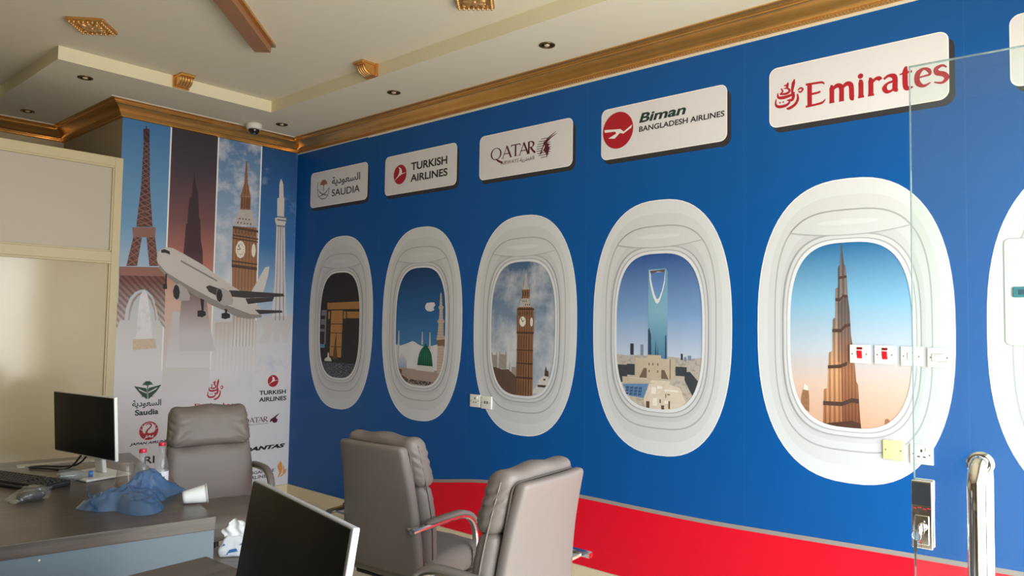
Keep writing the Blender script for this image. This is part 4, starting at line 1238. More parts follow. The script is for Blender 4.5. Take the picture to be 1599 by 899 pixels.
bd.build('stone_pattern', bpy.data.materials['art_clock_shadow'], s3)
bd = MB()
r0_, r1_ = POSTER['bb_roof'][3], POSTER['bb_roof'][1]
for j in range(2):
    for i in range(5 - j):
        xx = r0_[0] + .028 + j * .014 + i * .028
        bd.flat([(xx, r0_[1] + .03 + j * .035), (xx, r0_[1] + .018 + j * .035), (xx + .01, r0_[1] + .018 + j * .035), (xx + .01, r0_[1] + .03 + j * .035)], lvl=.0024)
bd.build('roof_pattern', bpy.data.materials['art_clock_shadow'], s3)
bd = MB()
l0, l2 = POSTER['bb_lant'][3], POSTER['bb_lant'][1]
for i in range(4):
    xx = l0[0] + .01 + i * .02
    bd.flat([(xx, l0[1] + .015), (xx + .009, l0[1] + .015), (xx + .009, l2[1] - .015), (xx, l2[1] - .015)], lvl=.0021)
bd.build('lantern_pattern', bpy.data.materials['art_clock_shadow'], s3)
pp('clock_faces', ['bb_face', 'bb_face2'], k_face, .0026, s3)
f0 = POSTER['bb_face']
fx, fz = sum(p[0] for p in f0) / len(f0), sum(p[1] for p in f0) / len(f0)
ch = MB()
ch.ribbon([(fx, fz), (fx - .02, fz + .034)], .006, .0030, sm=0)
ch.ribbon([(fx, fz), (fx - .028, fz - .004)], .006, .0030, sm=0)
for i in range(12):
    a = i * PI / 6
    ch.ribbon([(fx + .030 * math.cos(a), fz + .048 * math.sin(a)), (fx + .024 * math.cos(a), fz + .039 * math.sin(a))], .005, .0030, sm=0)
ch.build('clock_pattern', k_bbd, s3)
k_min = G('art_white_tower', fadez(s2l(196, 190, 192), s2l(204, 200, 202), s2l(208, 206, 208)), .80, PH, ribs=(20, .25, 'X'))
pp('white_tower_section', ['min_top', 'min_shaft'], k_min, .0016, s4)
pp('tower_petals', ['min_base'], G('art_petals', [(0, s2l(210, 206, 208)), (1, s2l(188, 180, 178))], 1.2, 1.6), .0018, s4)
mn = MB()
sh_ = POSTER['min_shaft']
for i in range(1, 4):
    k = i / 4
    mn.ribbon([(sh_[0][0] + (sh_[1][0] - sh_[0][0]) * k, sh_[0][1]), (sh_[4 + 1][0] + (sh_[4][0] - sh_[5][0]) * k, sh_[4][1])], .006, .0020, sm=0)
mt_ = POSTER['min_top']
for i in (4, 6, 8):
    mn.ribbon([(mt_[11][0], mt_[i][1]), (mt_[5][0], mt_[i][1])], .012, .0021, sm=0)
mn.build('groove_pattern', M('art_groove', s2l(110, 112, 124), .6), s4)
# airliner
k_pl = M('art_airframe', s2l(196, 190, 188), .6)
k_plb = M('art_airframe_belly', s2l(140, 134, 130), .6)
k_pld = M('art_airframe_dark', s2l(58, 54, 56), .6)
pp('airliner_tail', ['plane_fin'], M('art_fin', s2l(206, 200, 198), .6), .0026)
pb = pp('airliner', ['plane_body'], k_pl, .0030)
pp('belly', ['plane_belly'], k_plb, .0034, pb)
pp('wings', ['plane_wing_r', 'plane_wing_l', 'plane_tail', 'plane_flap_r'], k_pld, .0038, pb)
pp('engines', ['eng_l', 'eng_r'], M('art_engine', s2l(170, 164, 162), .6), .0042, pb)
pp('engine_intakes', ['int_l', 'int_r', 'gear', 'plane_cockpit'], M('art_black', s2l(34, 32, 36), .6), .0046, pb)
pp('cabin_lettering', ['plane_win'], M('art_grey_text', s2l(136, 132, 132), .6), .0038, pb)

# rows of airline logos; heights are above the poster foot (floor height minus 0.09)
LV = .0016
pp('emblem_wing', ['sau_l', 'sau_r'], k_green, LV)
pp('emblem_cuts', ['sau_cut'], k_paper, LV + .0004)
c = MB()
palm(c, .253, .898, .040, LV, .007)
c.ribbon([(.2535, .90), (.2535, .80)], [.006, .005], LV + .0005, sm=0)
c.build('palm', k_green, t)
text(SAUDI_AR, .148, .730, .358, .792, k_dgreen, t, LV, bold=.024)
text('Saudia', .170, .679, .340, .722, k_dgreen, t, LV, bold=.035)
MB().flat(SE(.069, .068, 2, .275, .561), lvl=LV).build('crane_roundel', k_red, t)
MB().flat(SE(.047, .045, 2, .275, .575), lvl=LV + .0002).build('roundel_field', k_paper, t)
c = MB()
c.ribbon([(.250, .600), (.264, .611), (.282, .612), (.291, .601), (.286, .587), (.268, .570), (.258, .552), (.262, .530)], [.004, .007, .010, .011, .010, .011, .016, .03], LV + .0004)
c.flat([(.222, .548), (.238, .541), (.258, .546), (.286, .542), (.312, .548), (.328, .548), (.318, .520), (.275, .505), (.232, .520)], lvl=LV + .0005)
c.build('crane', k_red, t)
c = MB()
for sg in (-1, 1):
    for q0, q1 in ((22, 40), (-2, 16)):
        c.ribbon([(.275 + sg * .044 * math.cos(R(q0)), .565 + .044 * math.sin(R(q0))), (.275 + sg * .064 * math.cos(R(q1)), .561 + .064 * math.sin(R(q1)))], [.002, .005], LV + .0006, sm=0)
c.build('feather_pattern', k_paper, t)
text('JAL', .240, .504, .318, .528, k_paper, t, LV + .0008, shear=.3, bold=.03)
text('JAPAN AIRLINES', .142, .458, .438, .482, k_black, t, LV, shear=.25, bold=.035)
text('RI', .250, .318, .326, .372, k_black, t, LV, bold=.02)
c = MB()
calligraphy(c, .718, .762, .124, .160, LV)
c.build('calligraphy', k_red, t)
c = MB()
bigword(c, .612, .672, .0635, LV)
c.build('red_word', k_red, t)
turk_emblem(t, 1.287, .884, .050, LV)
text('TURKISH', 1.163, .771, 1.413, .807, k_black, t, LV, bold=.028)
text('AIRLINES', 1.162, .714, 1.418, .752, k_black, t, LV, bold=.028)
q = MB()
for ch_, x, w in (('Q', 1.022, .058), ('A', 1.080, .048), ('T', 1.124, .046), ('A', 1.160, .050), ('R', 1.206, .042)):
    serif(q, ch_, x, .546, .042, w, LV)
q.build('maroon_word', k_maroon, t)
text('AIRWAYS', 1.086, .526, 1.170, .536, k_brown, t, LV)
text(QATAR_AR, 1.172, .526, 1.250, .539, k_brown, t, LV)
pp('antelope', ['oryx'], k_maroon, LV)
text('QANTAS', 1.030, .308, 1.420, .348, k_black, t, LV, shear=.3, bold=.06)
text('SINGAPORE', 1.060, .121, 1.326, .146, k_grey, t, LV, bold=.018)
text('AIRLINES', 1.060, .080, 1.280, .108, k_grey, t, LV, bold=.018)
pp('gold_bird', ['bird_gold'], k_orange, LV)
# ------------------------------------------------------------------ desks
def wood(name, c1, c2, rough=.32):
    mt, t, b, N, L = nodes(name)
    b.inputs['Roughness'].default_value = rough
    b.inputs['Specular IOR Level'].default_value = .5
    c = N.new('ShaderNodeTexCoord')
    mp = N.new('ShaderNodeMapping')
    mp.inputs['Scale'].default_value = (1.2, 14, 14)
    L.new(c.outputs['Object'], mp.inputs[0])
    nz = N.new('ShaderNodeTexNoise')
    nz.inputs['Scale'].default_value = 2.2
    nz.inputs['Detail'].default_value = 7
    nz.inputs['Distortion'].default_value = 1.2
    L.new(mp.outputs[0], nz.inputs[0])
    cr = N.new('ShaderNodeValToRGB')
    cr.color_ramp.elements[0].position = .33
    cr.color_ramp.elements[0].color = (*c1, 1)
    cr.color_ramp.elements[1].position = .66
    cr.color_ramp.elements[1].color = (*c2, 1)
    L.new(nz.outputs[0], cr.inputs[0])
    L.new(cr.outputs[0], b.inputs['Base Color'])
    return mt
m_wood = wood('dark_walnut_laminate', s2l(72, 64, 59), s2l(94, 84, 79))
m_grey = M('blue_grey_panel', s2l(98, 112, 122), .45, var=(2, .03))
m_alu = M('brushed_aluminium', (.42, .40, .36), .35, metal=.8)

def desk(label, x, y, rz, w, d, back):
    """origin at one top corner on the floor; local -X across, back*Y along"""
    t = thing('office_desk', label, 'desk', (x, y, 0), rz, 'dark walnut office desks')
    y0, y1 = (0, d) if back > 0 else (-d, 0)
    MB().box((-w, y0, .702), (0, y1, .75)).build('desktop', m_wood, t, bevel=.002)
    MB().box((-w + .02, y0 + .006, .0), (-.004, y0 + .028, .701)).build('end_panel', m_grey, t)
    MB().box((-w + .02, y1 - .03, .0), (-.004, y1 - .008, .701)).build('end_panel', m_grey, t)
    MB().box((-.06, y0 + .03, .16), (-.042, y1 - .032, .701)).build('modesty_panel', m_grey, t)
    return t
d1 = desk('long dark walnut desk with blue grey end panel, holding bottles and blue bag', -2.202, -3.04, R(-11.3), 1.0, 1.63, 1)
d2 = desk('dark walnut desk at the bottom edge, under the nearest black monitor', -2.449, -3.465, R(3), .85, 1.45, -1)
# flush cable flap at the far end of the long desk
t = thing('cable_flap', 'flat grey metal cable flap set in desk behind far monitor', 'cable flap', (-2.26, -1.52, .7505), R(-9))
MB().box((-.17, -.035, 0), (.17, .035, .0015)).box((-.165, .037, 0), (.165, .041, .0018)).build('flap', m_alu, t)
MB().box((-.14, -.036, .0012), (.14, -.031, .0022)).build('brush_slot', m_dark, t)

# small lint speck on the end panel is part of its wear
MB().rbox((-.555, .0035, .682), (-.549, .007, .688), .002, (2, 2, 2)).build('lint_speck', m_white, d1)

# low side table between the chairs
m_table = wood('grey_brown_laminate', s2l(112, 104, 96), s2l(134, 124, 114), .3)
t = thing('low_table', 'low grey brown side table carrying the tissue pack, behind the near monitor', 'side table', (-1.785, -2.79, 0), R(-60))
MB().rbox((-.36, -.19, .415), (.27, .12, .45), .012, (8, 4, 2)).build('table_top', m_table, t, smooth=True)
for sx_ in (-.31, .22):
    for sy in (-.14, .07):
        MB().lathe([(.014, 0), (.018, .416)], 14, (sx_, sy, 0)).build('leg', M('table_leg_metal', (.1, .1, .1), .4, metal=.5) if 'table_leg_metal' not in bpy.data.materials else bpy.data.materials['table_leg_metal'], t, smooth=True)

# ------------------------------------------------------------------ chairs
def leather(name, col):
    mt, t, b, N, L = nodes(name)
    b.inputs['Base Color'].default_value = (*col, 1)
    b.inputs['Roughness'].default_value = .46
    b.inputs['Specular IOR Level'].default_value = .45
    c = N.new('ShaderNodeTexCoord')
    v = N.new('ShaderNodeTexVoronoi')
    v.inputs['Scale'].default_value = 260
    L.new(c.outputs['Object'], v.inputs[0])
    nz = N.new('ShaderNodeTexNoise')
    nz.inputs['Scale'].default_value = 7
    nz.inputs['Detail'].default_value = 3
    L.new(c.outputs['Object'], nz.inputs[0])
    ad = N.new('ShaderNodeMath')
    ad.operation = 'MULTIPLY_ADD'
    ad.inputs[1].default_value = .10
    L.new(v.outputs[0], ad.inputs[0])
    L.new(nz.outputs[0], ad.inputs[2])
    bp = N.new('ShaderNodeBump')
    bp.inputs['Strength'].default_value = .16
    bp.inputs['Distance'].default_value = .012
    L.new(ad.outputs[0], bp.inputs['Height'])
    L.new(bp.outputs[0], b.inputs['Normal'])
    return mt
m_lea = leather('taupe_leather', s2l(123, 114, 109))
m_pipe = M('taupe_piping', s2l(98, 89, 83), .5)
m_chrome = M('chrome', (.78, .78, .78), .12, metal=1.0)
m_blk = M('black_plastic', (.02, .02, .022), .4)
TAN = math.tan(R(8))

def back_y(z):
    """centre line of the reclined backrest: leans back, with a slight lumbar bow"""
    u = (z - .41) / .56
    return -.205 - (z - .41) * TAN + .020 * math.sin(PI * min(max(u, 0), 1))

def make_chair(label, x, y, rz):
    t = thing('office_chair', label, 'chair', (x, y, 0), rz, 'taupe leather office chairs')
    # rear shell: smooth padded panel, a little narrower at the foot
    def shell(w, p):
        z = w.z
        u = (z - .40) / .55
        x = w.x * (1.16 - .23 * min(1, max(0, u)))
        return (x, back_y(z) + w.y - .012 * (1 - (w.x / .21) ** 2) * 1.0, z)
    MB().rbox((-.212, -.038, .395), (.212, .012, .952), .021, (12, 2, 16), shell).build('back_shell', m_lea, t, smooth=True)
    # piping seam round the shell
    loop = rrect(-.206, .402, .206, .948, .03, 5)
    sp = t.children[-1] if t.children else None
    pth = []
    for a, b in loop:
        q = shell(Vector((a, .014, b)), None)
        pth.append(q)
    MB().tube(pth, .0045, 6, closed=True, upv=(0, 1, 0)).build('piping', m_pipe, t, smooth=True)
    # front cushion in two pillows with gathered sides
    def pil(z0, z1, amp, thick):
        def f(w, p):
            u = (w.z - z0) / (z1 - z0)
            sag = .010 * math.sin(w.x * 9 + 1.0) * (1 - abs(p[1])) * 0
            e = max(0, abs(p[0]) - .45) / .55
            bulge = (1 - p[0] ** 4) * (1 - (2 * u - 1) ** 4) * .016
            g = amp * .55 * e * math.sin(w.z * 150 + w.y * 90 + abs(w.x) * 30) * (.6 + .4 * math.sin(w.z * 37))
            top = amp * .9 * max(0, u - .55) * math.sin(w.x * 46 + 1.2 * math.sin(w.z * 20))
            crease = 0
            for sgn in (-1, 1):            # folds fanning out of the lower corners
                dx, dz = (w.x * sgn + .235), (w.z - z0)
                r_ = math.hypot(dx, dz)
                an = math.atan2(dz, dx + 1e-6)
                crease += amp * 1.1 * math.sin(an * 13) * math.exp(-(r_ / .11) ** 2) * min(1, r_ / .02)
            front = 1 if w.y > thick / 2 else (-.2 if p[1] < 0 else .4)
            return (w.x * (1.07 - .17 * max(0, (w.z - .62) / .37)) + (g * .8 if abs(p[0]) > .9 else 0) * math.copysign(1, w.x), back_y(w.z) + .016 + w.y + front * (bulge + g + top + crease), w.z + (.006 * math.cos(w.x * 24) if u > .9 else 0))
        return f
    MB().rbox((-.226, 0, .425), (.226, .088, .775), .036, (22, 4, 22), pil(.425, .775, .0022, .088)).build('lower_cushion', m_lea, t, smooth=True)
    MB().rbox((-.231, .0, .762), (.231, .108, .986), .046, (34, 5, 26), pil(.762, .986, .0060, .108)).build('head_cushion', m_lea, t, smooth=True)
    # piping down the side edge of the cushion
    for s_ in (-1, 1):
        MB().tube([(s_ * .2285 * (1.07 - .17 * max(0, (z - .62) / .37)), back_y(z) + .056, z) for z in [.46 + i * .035 for i in range(15)]], .0035, 6, upv=(1, 0, 0)).build('side_seam', m_lea, t, smooth=True)
    # seat
    def seat(w, p):
        k = (w.y + .20) / .47
        dz = -.030 * max(0, k - .72) / .28 if k > .72 else 0
        return (w.x * (1 - .04 * max(0, k - .5)), w.y, w.z + dz + .010 * (1 - p[0] ** 2) * (1 if p[2] > 0 else 0) + .0012 * math.sin(w.x * 40 + w.y * 30))
    MB().rbox((-.245, -.215, .345), (.245, .275, .462), .045, (14, 14, 4), seat).build('seat', m_lea, t, smooth=True)
    MB().rbox((-.21, -.18, .325), (.21, .23, .350), .01, (4, 4, 2)).build('seat_pan', m_blk, t, smooth=True)
    # loop arms: flat chrome bar with a leather pad on top
    for s_ in (-1, 1):
        xa = s_ * .262
        pa = curve([(xa, -.305, .612), (xa, -.20, .617), (xa, -.06, .622), (xa, .03, .616), (xa, .085, .585), (xa, .112, .530), (xa, .120, .46), (xa, .122, .38), (xa, .112, .342), (xa * .9, .08, .335)], 5)
        bar = [(-.0165, -.004), (-.011, -.010), (.011, -.010), (.0165, -.004), (.0165, .004), (.011, .010), (-.011, .010), (-.0165, .004)]
        ar = MB().sweep(pa, bar, (0, .35, 1)).build('armrest', m_chrome, t, smooth='auto')
        MB().lathe([(.007, -.0175), (.007, -.014)], 12, (0, .121, .455), 'x').build('bolt', m_chrome, ar, smooth=True)
        if s_ > 0:
            t_b = ar.children[-1]
            for v in t_b.data.vertices:
                v.co.x += xa + .034
        else:
            for v in ar.children[-1].data.vertices:
                v.co.x += xa - .0 + .0335
        pd = curve([(xa, -.215, .628), (xa, -.06, .634), (xa, .03, .629), (xa, .092, .596), (xa, .122, .536)], 6)
        pr = [(-.019, -.006), (.019, -.006), (.020, .004), (.013, .012), (-.013, .012), (-.020, .004)]
        n_ = len(pd)
        MB().sweep(pd, pr, (0, .35, 1), scale=[.55 if i in (0, n_ - 1) else .85 if i in (1, n_ - 2) else 1 for i in range(n_)]).build('arm_pad', m_lea, ar, smooth=True)
        # rear fixing under the shell
        MB().sweep([(xa * .97, -.262, .612), (xa * .76, -.252, .606)], [(-.012, -.005), (.012, -.005), (.012, .005), (-.012, .005)]).build('arm_bracket', m_chrome, ar)
    # gas lift and star base on casters
    MB().lathe([(.030, .10), (.030, .22), (.018, .22), (.018, .33)], 20).build('gas_lift', m_blk, t, smooth='auto')
    for k in range(5):
        a = k * 2 * PI / 5 + .3
        c, s_ = math.cos(a), math.sin(a)
        lg = MB().sweep([(0, 0, .115), (c * .14, s_ * .14, .105), (c * .28, s_ * .28, .075)], [(-.020, -.014), (.020, -.014), (.016, .014), (-.016, .014)], scale=[1.2, 1, .7]).build('base_leg', m_chrome, t)
        cs = MB()
        for d in (-.013, .013):
            px, py = c * .275 - s_ * d, s_ * .275 + c * d
            cs.lathe([(.0005, -.009), (.024, -.008), (.028, -.004), (.028, .004), (.024, .008), (.0005, .009)], 16, (0, 0, 0), 'x')
            o = len(cs.v) - 96
            for i in range(o, len(cs.v)):
                vx, vy, vz = cs.v[i]
                cs.v[i] = (px - s_ * vx + c * vy, py + c * vx + s_ * vy, vz + .028)
        cs.build('caster', m_blk, lg, smooth=True)
    return t
ch1 = make_chair('taupe leather office chair facing the room in front of the airline poster', -1.52, -1.72, R(-190))
dup(ch1, 'taupe leather office chair turned sideways, its back to the near monitor', (-1.222, -3.046, 0), R(-85))
dup(ch1, 'sunlit taupe leather office chair seen from behind, nearest the camera', (-1.525, -3.77, 0), R(6))

# ------------------------------------------------------------------ monitors
m_screen = M('screen_black', (.010, .010, .010), .3, spec=.12)
m_shellw = M('monitor_white', s2l(226, 226, 224), .35)
m_shells = M('monitor_silver', s2l(196, 198, 202), .25, metal=.3)
def monitor(label, x, y, zc, yaw_, tilt, w, h, shell_m, stand):
    """panel bottom centre at (x,y,zc); screen faces local -Y"""
    t = thing('computer_monitor', label, 'monitor', (x, y, .7505), yaw_, 'computer monitors')
    c, s_ = math.cos(tilt), math.sin(tilt)
    dz = zc - .7505
    tf = lambda a, d, b: (a, d * c + b * s_, dz + b * c - d * s_)     # top leans to +Y
    def panel(lo, hi, r, nme, mt, par, **k):
        o = MB().rbox(lo, hi, r, (3, 2, 3), lambda v, p: tf(v.x, v.y, v.z)).build(nme, mt, par, smooth=True)
        return o
    bk = panel((-w / 2 - .004, .002, -.006), (w / 2 + .004, .017, h + .004), .003, 'casing', shell_m, t)
    panel((-w / 2, -.0012, 0), (w / 2, .006, h), .001, 'screen', m_screen, t)
    panel((-w * .3, .015, h * .2), (w * .3, .046, h * .8), .01, 'rear_housing', shell_m, t)
    MB().rbox((-.035, .045, .010), (.035, .067, dz + h * .45), .009, (2, 2, 6), lambda v, p: (v.x, v.y + .03 * (1 - v.z / (dz + h * .45)) - .0, v.z)).build('stand_neck', stand, t, smooth=True)
    MB().rbox((-.125, -.05, 0), (.125, .155, .012), .005, (4, 4, 2)).build('stand_base', stand, t, smooth=True)
    return t
# screen normal points to yaw; local -Y must point there
monitor('black monitor with white rim and white foot at far end of the long desk', -2.297, -1.974, .853, R(-170.6 + 90), R(-3.6), .5, .273, m_shellw, m_shellw)
monitor('large near black monitor with silver rim, tilted back, cut by the bottom edge', -2.746, -4.335, .824, R(-190.1 + 90), R(8.9), .50, .281, m_shells, m_shells)

# power lead trailing behind the far monitor
t = thing('monitor_cable', 'black looped cable hanging from behind the far monitor', 'cable', (0, 0, 0))
cb = MB()
cb.tube(curve([(-2.255, -1.90, .90), (-2.262, -1.84, .83), (-2.285, -1.79, .775), (-2.315, -1.74, .756), (-2.35, -1.68, .757), (-2.385, -1.62, .757), (-2.40, -1.585, .757), (-2.385, -1.575, .757), (-2.34, -1.60, .757), (-2.28, -1.67, .757), (-2.235, -1.73, .772), (-2.225, -1.82, .83), (-2.235, -1.90, .89)], 6), .0045, 8)
cb.build('lead', m_blk, t, smooth=True)

# ------------------------------------------------------------------ things on the long desk
DZ = .7505
m_keys = M('key_black', (.018, .018, .018), .5)
t = thing('keyboard', 'black full size keyboard at left edge of the long desk', 'keyboard', (-2.535, -1.93, DZ), R(-71))
MB().rbox((-.225, -.075, 0), (.225, .075, .020), .006, (4, 4, 2), lambda v, p: (v.x, v.y, v.z * (.75 + .25 * (p[1] + 1) / 2 + .15 * (p[1] + 1)) if p[2] > 0 else v.z)).build('body', m_blk, t, smooth=True)
ks = MB()
for r_ in range(6):
    for c in range(21):
        x0 = -.214 + c * .0205
        y0 = -.062 + r_ * .0205
        if c in (15, 16 + 3) and r_ > 0:
            continue
        wk = .0175
        if r_ == 0 and 4 <= c <= 9:
            if c > 4:
                continue
            wk = .0205 * 6 - .003
        z0 = .0175 + (y0 + .075) / .15 * .007
        ks.add([(x0, y0, z0), (x0 + wk, y0, z0), (x0 + wk, y0 + .0175, z0 + .0008), (x0, y0 + .0175, z0 + .0008),
                (x0 + .002, y0 + .002, z0 + .007), (x0 + wk - .002, y0 + .002, z0 + .007), (x0 + wk - .002, y0 + .0155, z0 + .0078), (x0 + .002, y0 + .0155, z0 + .0078)],
               [(4, 5, 6, 7), (0, 1, 5, 4), (1, 2, 6, 5), (2, 3, 7, 6), (3, 0, 4, 7)])
ks.build('keys', m_keys, t)
MB().rbox((.2235, -.030, .004), (.2265, -.012, .014), .001, (2, 2, 2)).build('usb_plug', m_chrome, t)

t = thing('computer_mouse', 'black mouse still in clear plastic wrap on the long desk', 'mouse', (-2.59, -2.285, DZ), R(12))
def mouse(v, p):
    k = (v.x + .055) / .11
    return (v.x, v.y * (1 - .25 * (2 * k - 1) ** 2), v.z * (.62 + .38 * math.sin(PI * min(1, k * .85 + .12))))
MB().rbox((-.035, -.030, 0), (.065, .030, .038), .022, (8, 6, 4), lambda v, p: mouse(Vector((v.x - .015, v.y, v.z)), p)).build('body', M('mouse_black', (.02, .024, .028), .25), t, smooth=True)
def crumple(v, amp, sc, seed):
    n = noise.noise(Vector((v.x * sc + seed, v.y * sc, v.z * sc)))
    n2 = noise.noise(Vector((v.x * sc * 2.3 + seed, v.y * sc * 2.3 + 5, v.z * sc * 2.3)))
    return amp * ((1 - abs(n) * 2) + .5 * (1 - abs(n2) * 2))
def wrapf(v, p):
    e = max(abs(p[0]), abs(p[1]))
    k = crumple(v, .004, 38, 3)
    return (v.x + k, v.y + k, max(.0006, v.z * (1.0 - .72 * max(0, -p[0])) * (1.05 - .6 * max(0, e - .6)) + k * .8 if p[2] > -.9 else .0005))
MB().rbox((-.085, -.040, .0005), (.060, .040, .046), .016, (14, 10, 4), wrapf).build('plastic_wrap', glassy('clear_wrap', (.94, .95, .95), .12, .08, 1.5, body=(.75, .76, .75)), t, smooth=True)

# bottles
m_pet = glassy('clear_pet', (.96, .97, .97), .16, .04, 1.42, body=(.75, .8, .82))
m_pet2 = glassy('clear_pet_grey', (.86, .90, .93), .2, .05, 1.5, body=(.5, .55, .6))
m_water = glassy('water', (.96, .98, .98), 0, .0, 1.2)
m_capr = M('red_cap', s2l(196, 34, 66), .35)
m_capb = M('blue_cap', s2l(58, 118, 196), .35)
m_label = M('bottle_label', s2l(222, 222, 228), .4)
m_labr = M('label_red', s2l(206, 40, 60), .4)
m_labb = M('label_blue', s2l(92, 104, 150), .4)
def bottle(label, loc, rot=(0, 0, 0), cap=None, H=.187, with_label=True, pet=None):
    t = thing('water_bottle', label, 'water bottle', loc, 0, 'plastic water bottles on the desk')
    t.rotation_euler = rot
    k = H / .187
    r = .030
    pr = [(.0005, .004), (.018, .002), (.026, .0), (r, .006), (r, .012), (r - .0015, .016), (r, .020), (r, .066), (r - .0015, .069)]
    z = .072
    for i in range(7):          # ribbed shoulder
        rr = r - .0185 * (i / 6.5) ** 1.6
        pr += [(rr, z), (rr - .0016, z + .0055)]
        z += .0105
    pr += [(.0130, z + .006), (.0122, z + .016), (.0150, z + .0165), (.0150, z + .019), (.0118, z + .0195), (.0118, z + .028), (.0005, z + .028)]
    pr = [(a, b * k) for a, b in pr]
    MB().lathe(pr, 28).build('bottle_body', pet or m_pet, t, smooth=True)
    zc = (z + .0195) * k
    MB().lathe([(.0140, zc), (.0146, zc + .001), (.0146, zc + .0125), (.0135, zc + .0145), (.0005, zc + .0148)], 28).build('cap', cap or m_capr, t, smooth='auto')
    if with_label:
        lb = MB()
        n = 36
        def band(a0, a1, z0, z1, rad, mi):
            m_ = max(2, int((a1 - a0) / (2 * PI) * n))
            vs = [(rad * math.cos(a0 + (a1 - a0) * i / m_), rad * math.sin(a0 + (a1 - a0) * i / m_), zz) for zz in (z0, z1) for i in range(m_ + 1)]
            lb.add(vs, [(i, i + 1, m_ + 2 + i, m_ + 1 + i) for i in range(m_)], mi)
        band(0, 2 * PI, .020 * k, .060 * k, r + .0006, 0)
        for a in range(3):
            b0 = R(-120) + a * 2 * PI / 3
            band(b0 - .12, b0 + .12, .021 * k, .056 * k, r + .0010, 1)
            band(b0 - .05, b0 + .05, .026 * k, .052 * k, r + .0013, 0)
            band(b0 + .35, b0 + .62, .027 * k, .040 * k, r + .0010, 2)
            band(b0 - .55, b0 - .28, .024 * k, .029 * k, r + .0010, 2)
        lb.build('label', [m_label, m_labr, m_labb], t, smooth=True)
    return t
bottle('clear water bottle with red cap and white label standing by chair back', (-2.118, -2.372, DZ), H=.194)
bottle('clear water bottle with red cap wrapped by the blue bag', (-2.233, -2.455, DZ))
bottle('small clear water bottle with blue cap lying beside keyboard', (-2.418, -2.045, DZ + .0305), (R(90), 0, R(78)), m_capb, .132, False, m_pet2)
# plastic cups
def cup(name, label, loc, rot, mt, r0=.0235, r1=.036, h=.088):
    t = thing(name, label, 'cup', loc, 0)
    t.rotation_euler = rot
    ridge = []
    n = 8
    for i in range(n + 1):
        q = i / n
        ridge += [(r0 + (r1 - r0) * q, h * q)]
        if 0 < i < n:
            ridge += [(r0 + (r1 - r0) * q + .0006, h * q + .002)]
    inner = [(r1 + .0024, h), (r1 + .0024, h + .002), (r1 - .0010, h + .002)] + [(r0 + (r1 - r0) * q - .0012, max(.0035, h * q)) for q in (1, .75, .5, .25, .0)]
    MB().lathe([(.0005, .003), (r0 - .004, .003), (r0 - .003, 0), (r0, 0)] + ridge[1:] + inner + [(.0005, .0042)], 36).build('cup_wall', mt, t, smooth=True)
    return t
cup('plastic_cup', 'white plastic cup lying on its side at the desk edge', (-2.205, -2.772, DZ + .0245), (R(90 - 7.5), 0, R(66)), M('cup_white', s2l(236, 240, 242), .35))
cup('clear_cup', 'clear plastic cup upside down behind the blue bag', (-2.215, -2.24, DZ + .092), (R(180), 0, 0), glassy('clear_cup_plastic', (.96, .94, .92), .14, .06, 1.3, body=(.75, .7, .66)), .030, .042, .090)

# crumpled blue carrier bag
m_bag = glassy('blue_bag_film', (.54, .75, .96), .50, .16, 2.2, body=s2l(100, 162, 228))
t = thing('plastic_bag', 'crumpled translucent blue plastic bag slumped round a bottle on the desk', 'plastic bag', (-2.325, -2.60, DZ))
def ridge(x, y, sc, sd):
    """sharp creases between broad dents, like stiff film"""
    n = noise.noise(Vector((x * sc + sd, y * sc - sd, sd * .7)))
    return 1 - 2.2 * abs(n)
def bag_surface():
    mb = MB()
    NA, NR = 130, 40
    vs = []
    pk = Vector((.072, .058))               # the hump gathered round the bottle
    lobe = lambda a, deg, w, s: s * math.exp(-((math.sin((a - R(deg)) / 2)) ** 2) * w)
    for j in range(NR + 1):
        q = j / NR
        for i in range(NA):
            a = 2 * PI * i / NA
            ax = Vector((math.cos(a), math.sin(a)))
            rad = .112 + lobe(a, 178, 6, .085) + lobe(a, -99, 20, .145) + lobe(a, 22, 26, .150) + lobe(a, 75, 12, .012) + .005 * math.sin(9 * a)
            p = ax * rad * q
            fall = 1 - q ** 3.2
            hh = .046 * fall + .016 * math.sin(2 * a + .6) * q * (1 - q)
            d = (p - pk).length
            hh += .060 * math.exp(-(d / .058) ** 2.6) * (1 - q ** 8)
            c = .014 * ridge(p.x, p.y, 12, 1.7) + .008 * ridge(p.x + .3 * p.y, p.y - .5 * p.x, 27, 4.2) + .003 * ridge(p.x - .4 * p.y, p.y * .6, 48, 2.1)
            z = max(.0014, hh + c * fall)
            o = .005 * ridge(p.x, p.y, 16, 8.1)
            vs.append((p.x + o, p.y + o * .5, z))
    fs = []
    for j in range(NR):
        for i in range(NA):
            fs.append((j * NA + i, (j + 1) * NA + i, (j + 1) * NA + (i + 1) % NA, j * NA + (i + 1) % NA))
    return mb.add(vs, fs)
bag_surface().build('bag_body', m_bag, t, smooth=True)
hd = MB()
pts = curve([(-.13, .045, .02), (-.165, .03, .055), (-.175, -.02, .058), (-.185, -.06, .035), (-.165, -.085, .012)], 7)
rows = []
for i, p in enumerate(pts):
    w = .020 + .006 * math.sin(i * 1.1)
    rows.append(((p[0], p[1] - .01, p[2] + w * .6 + .004 * math.sin(i * 2.3)), (p[0] + .012, p[1] + .012, max(.002, p[2] - w * .5))))
vs = [v for r_ in rows for v in r_]
hd.add(vs, [(2 * i, 2 * i + 1, 2 * i + 3, 2 * i + 2) for i in range(len(rows) - 1)])
hd.build('handle', m_bag, t, smooth=True)

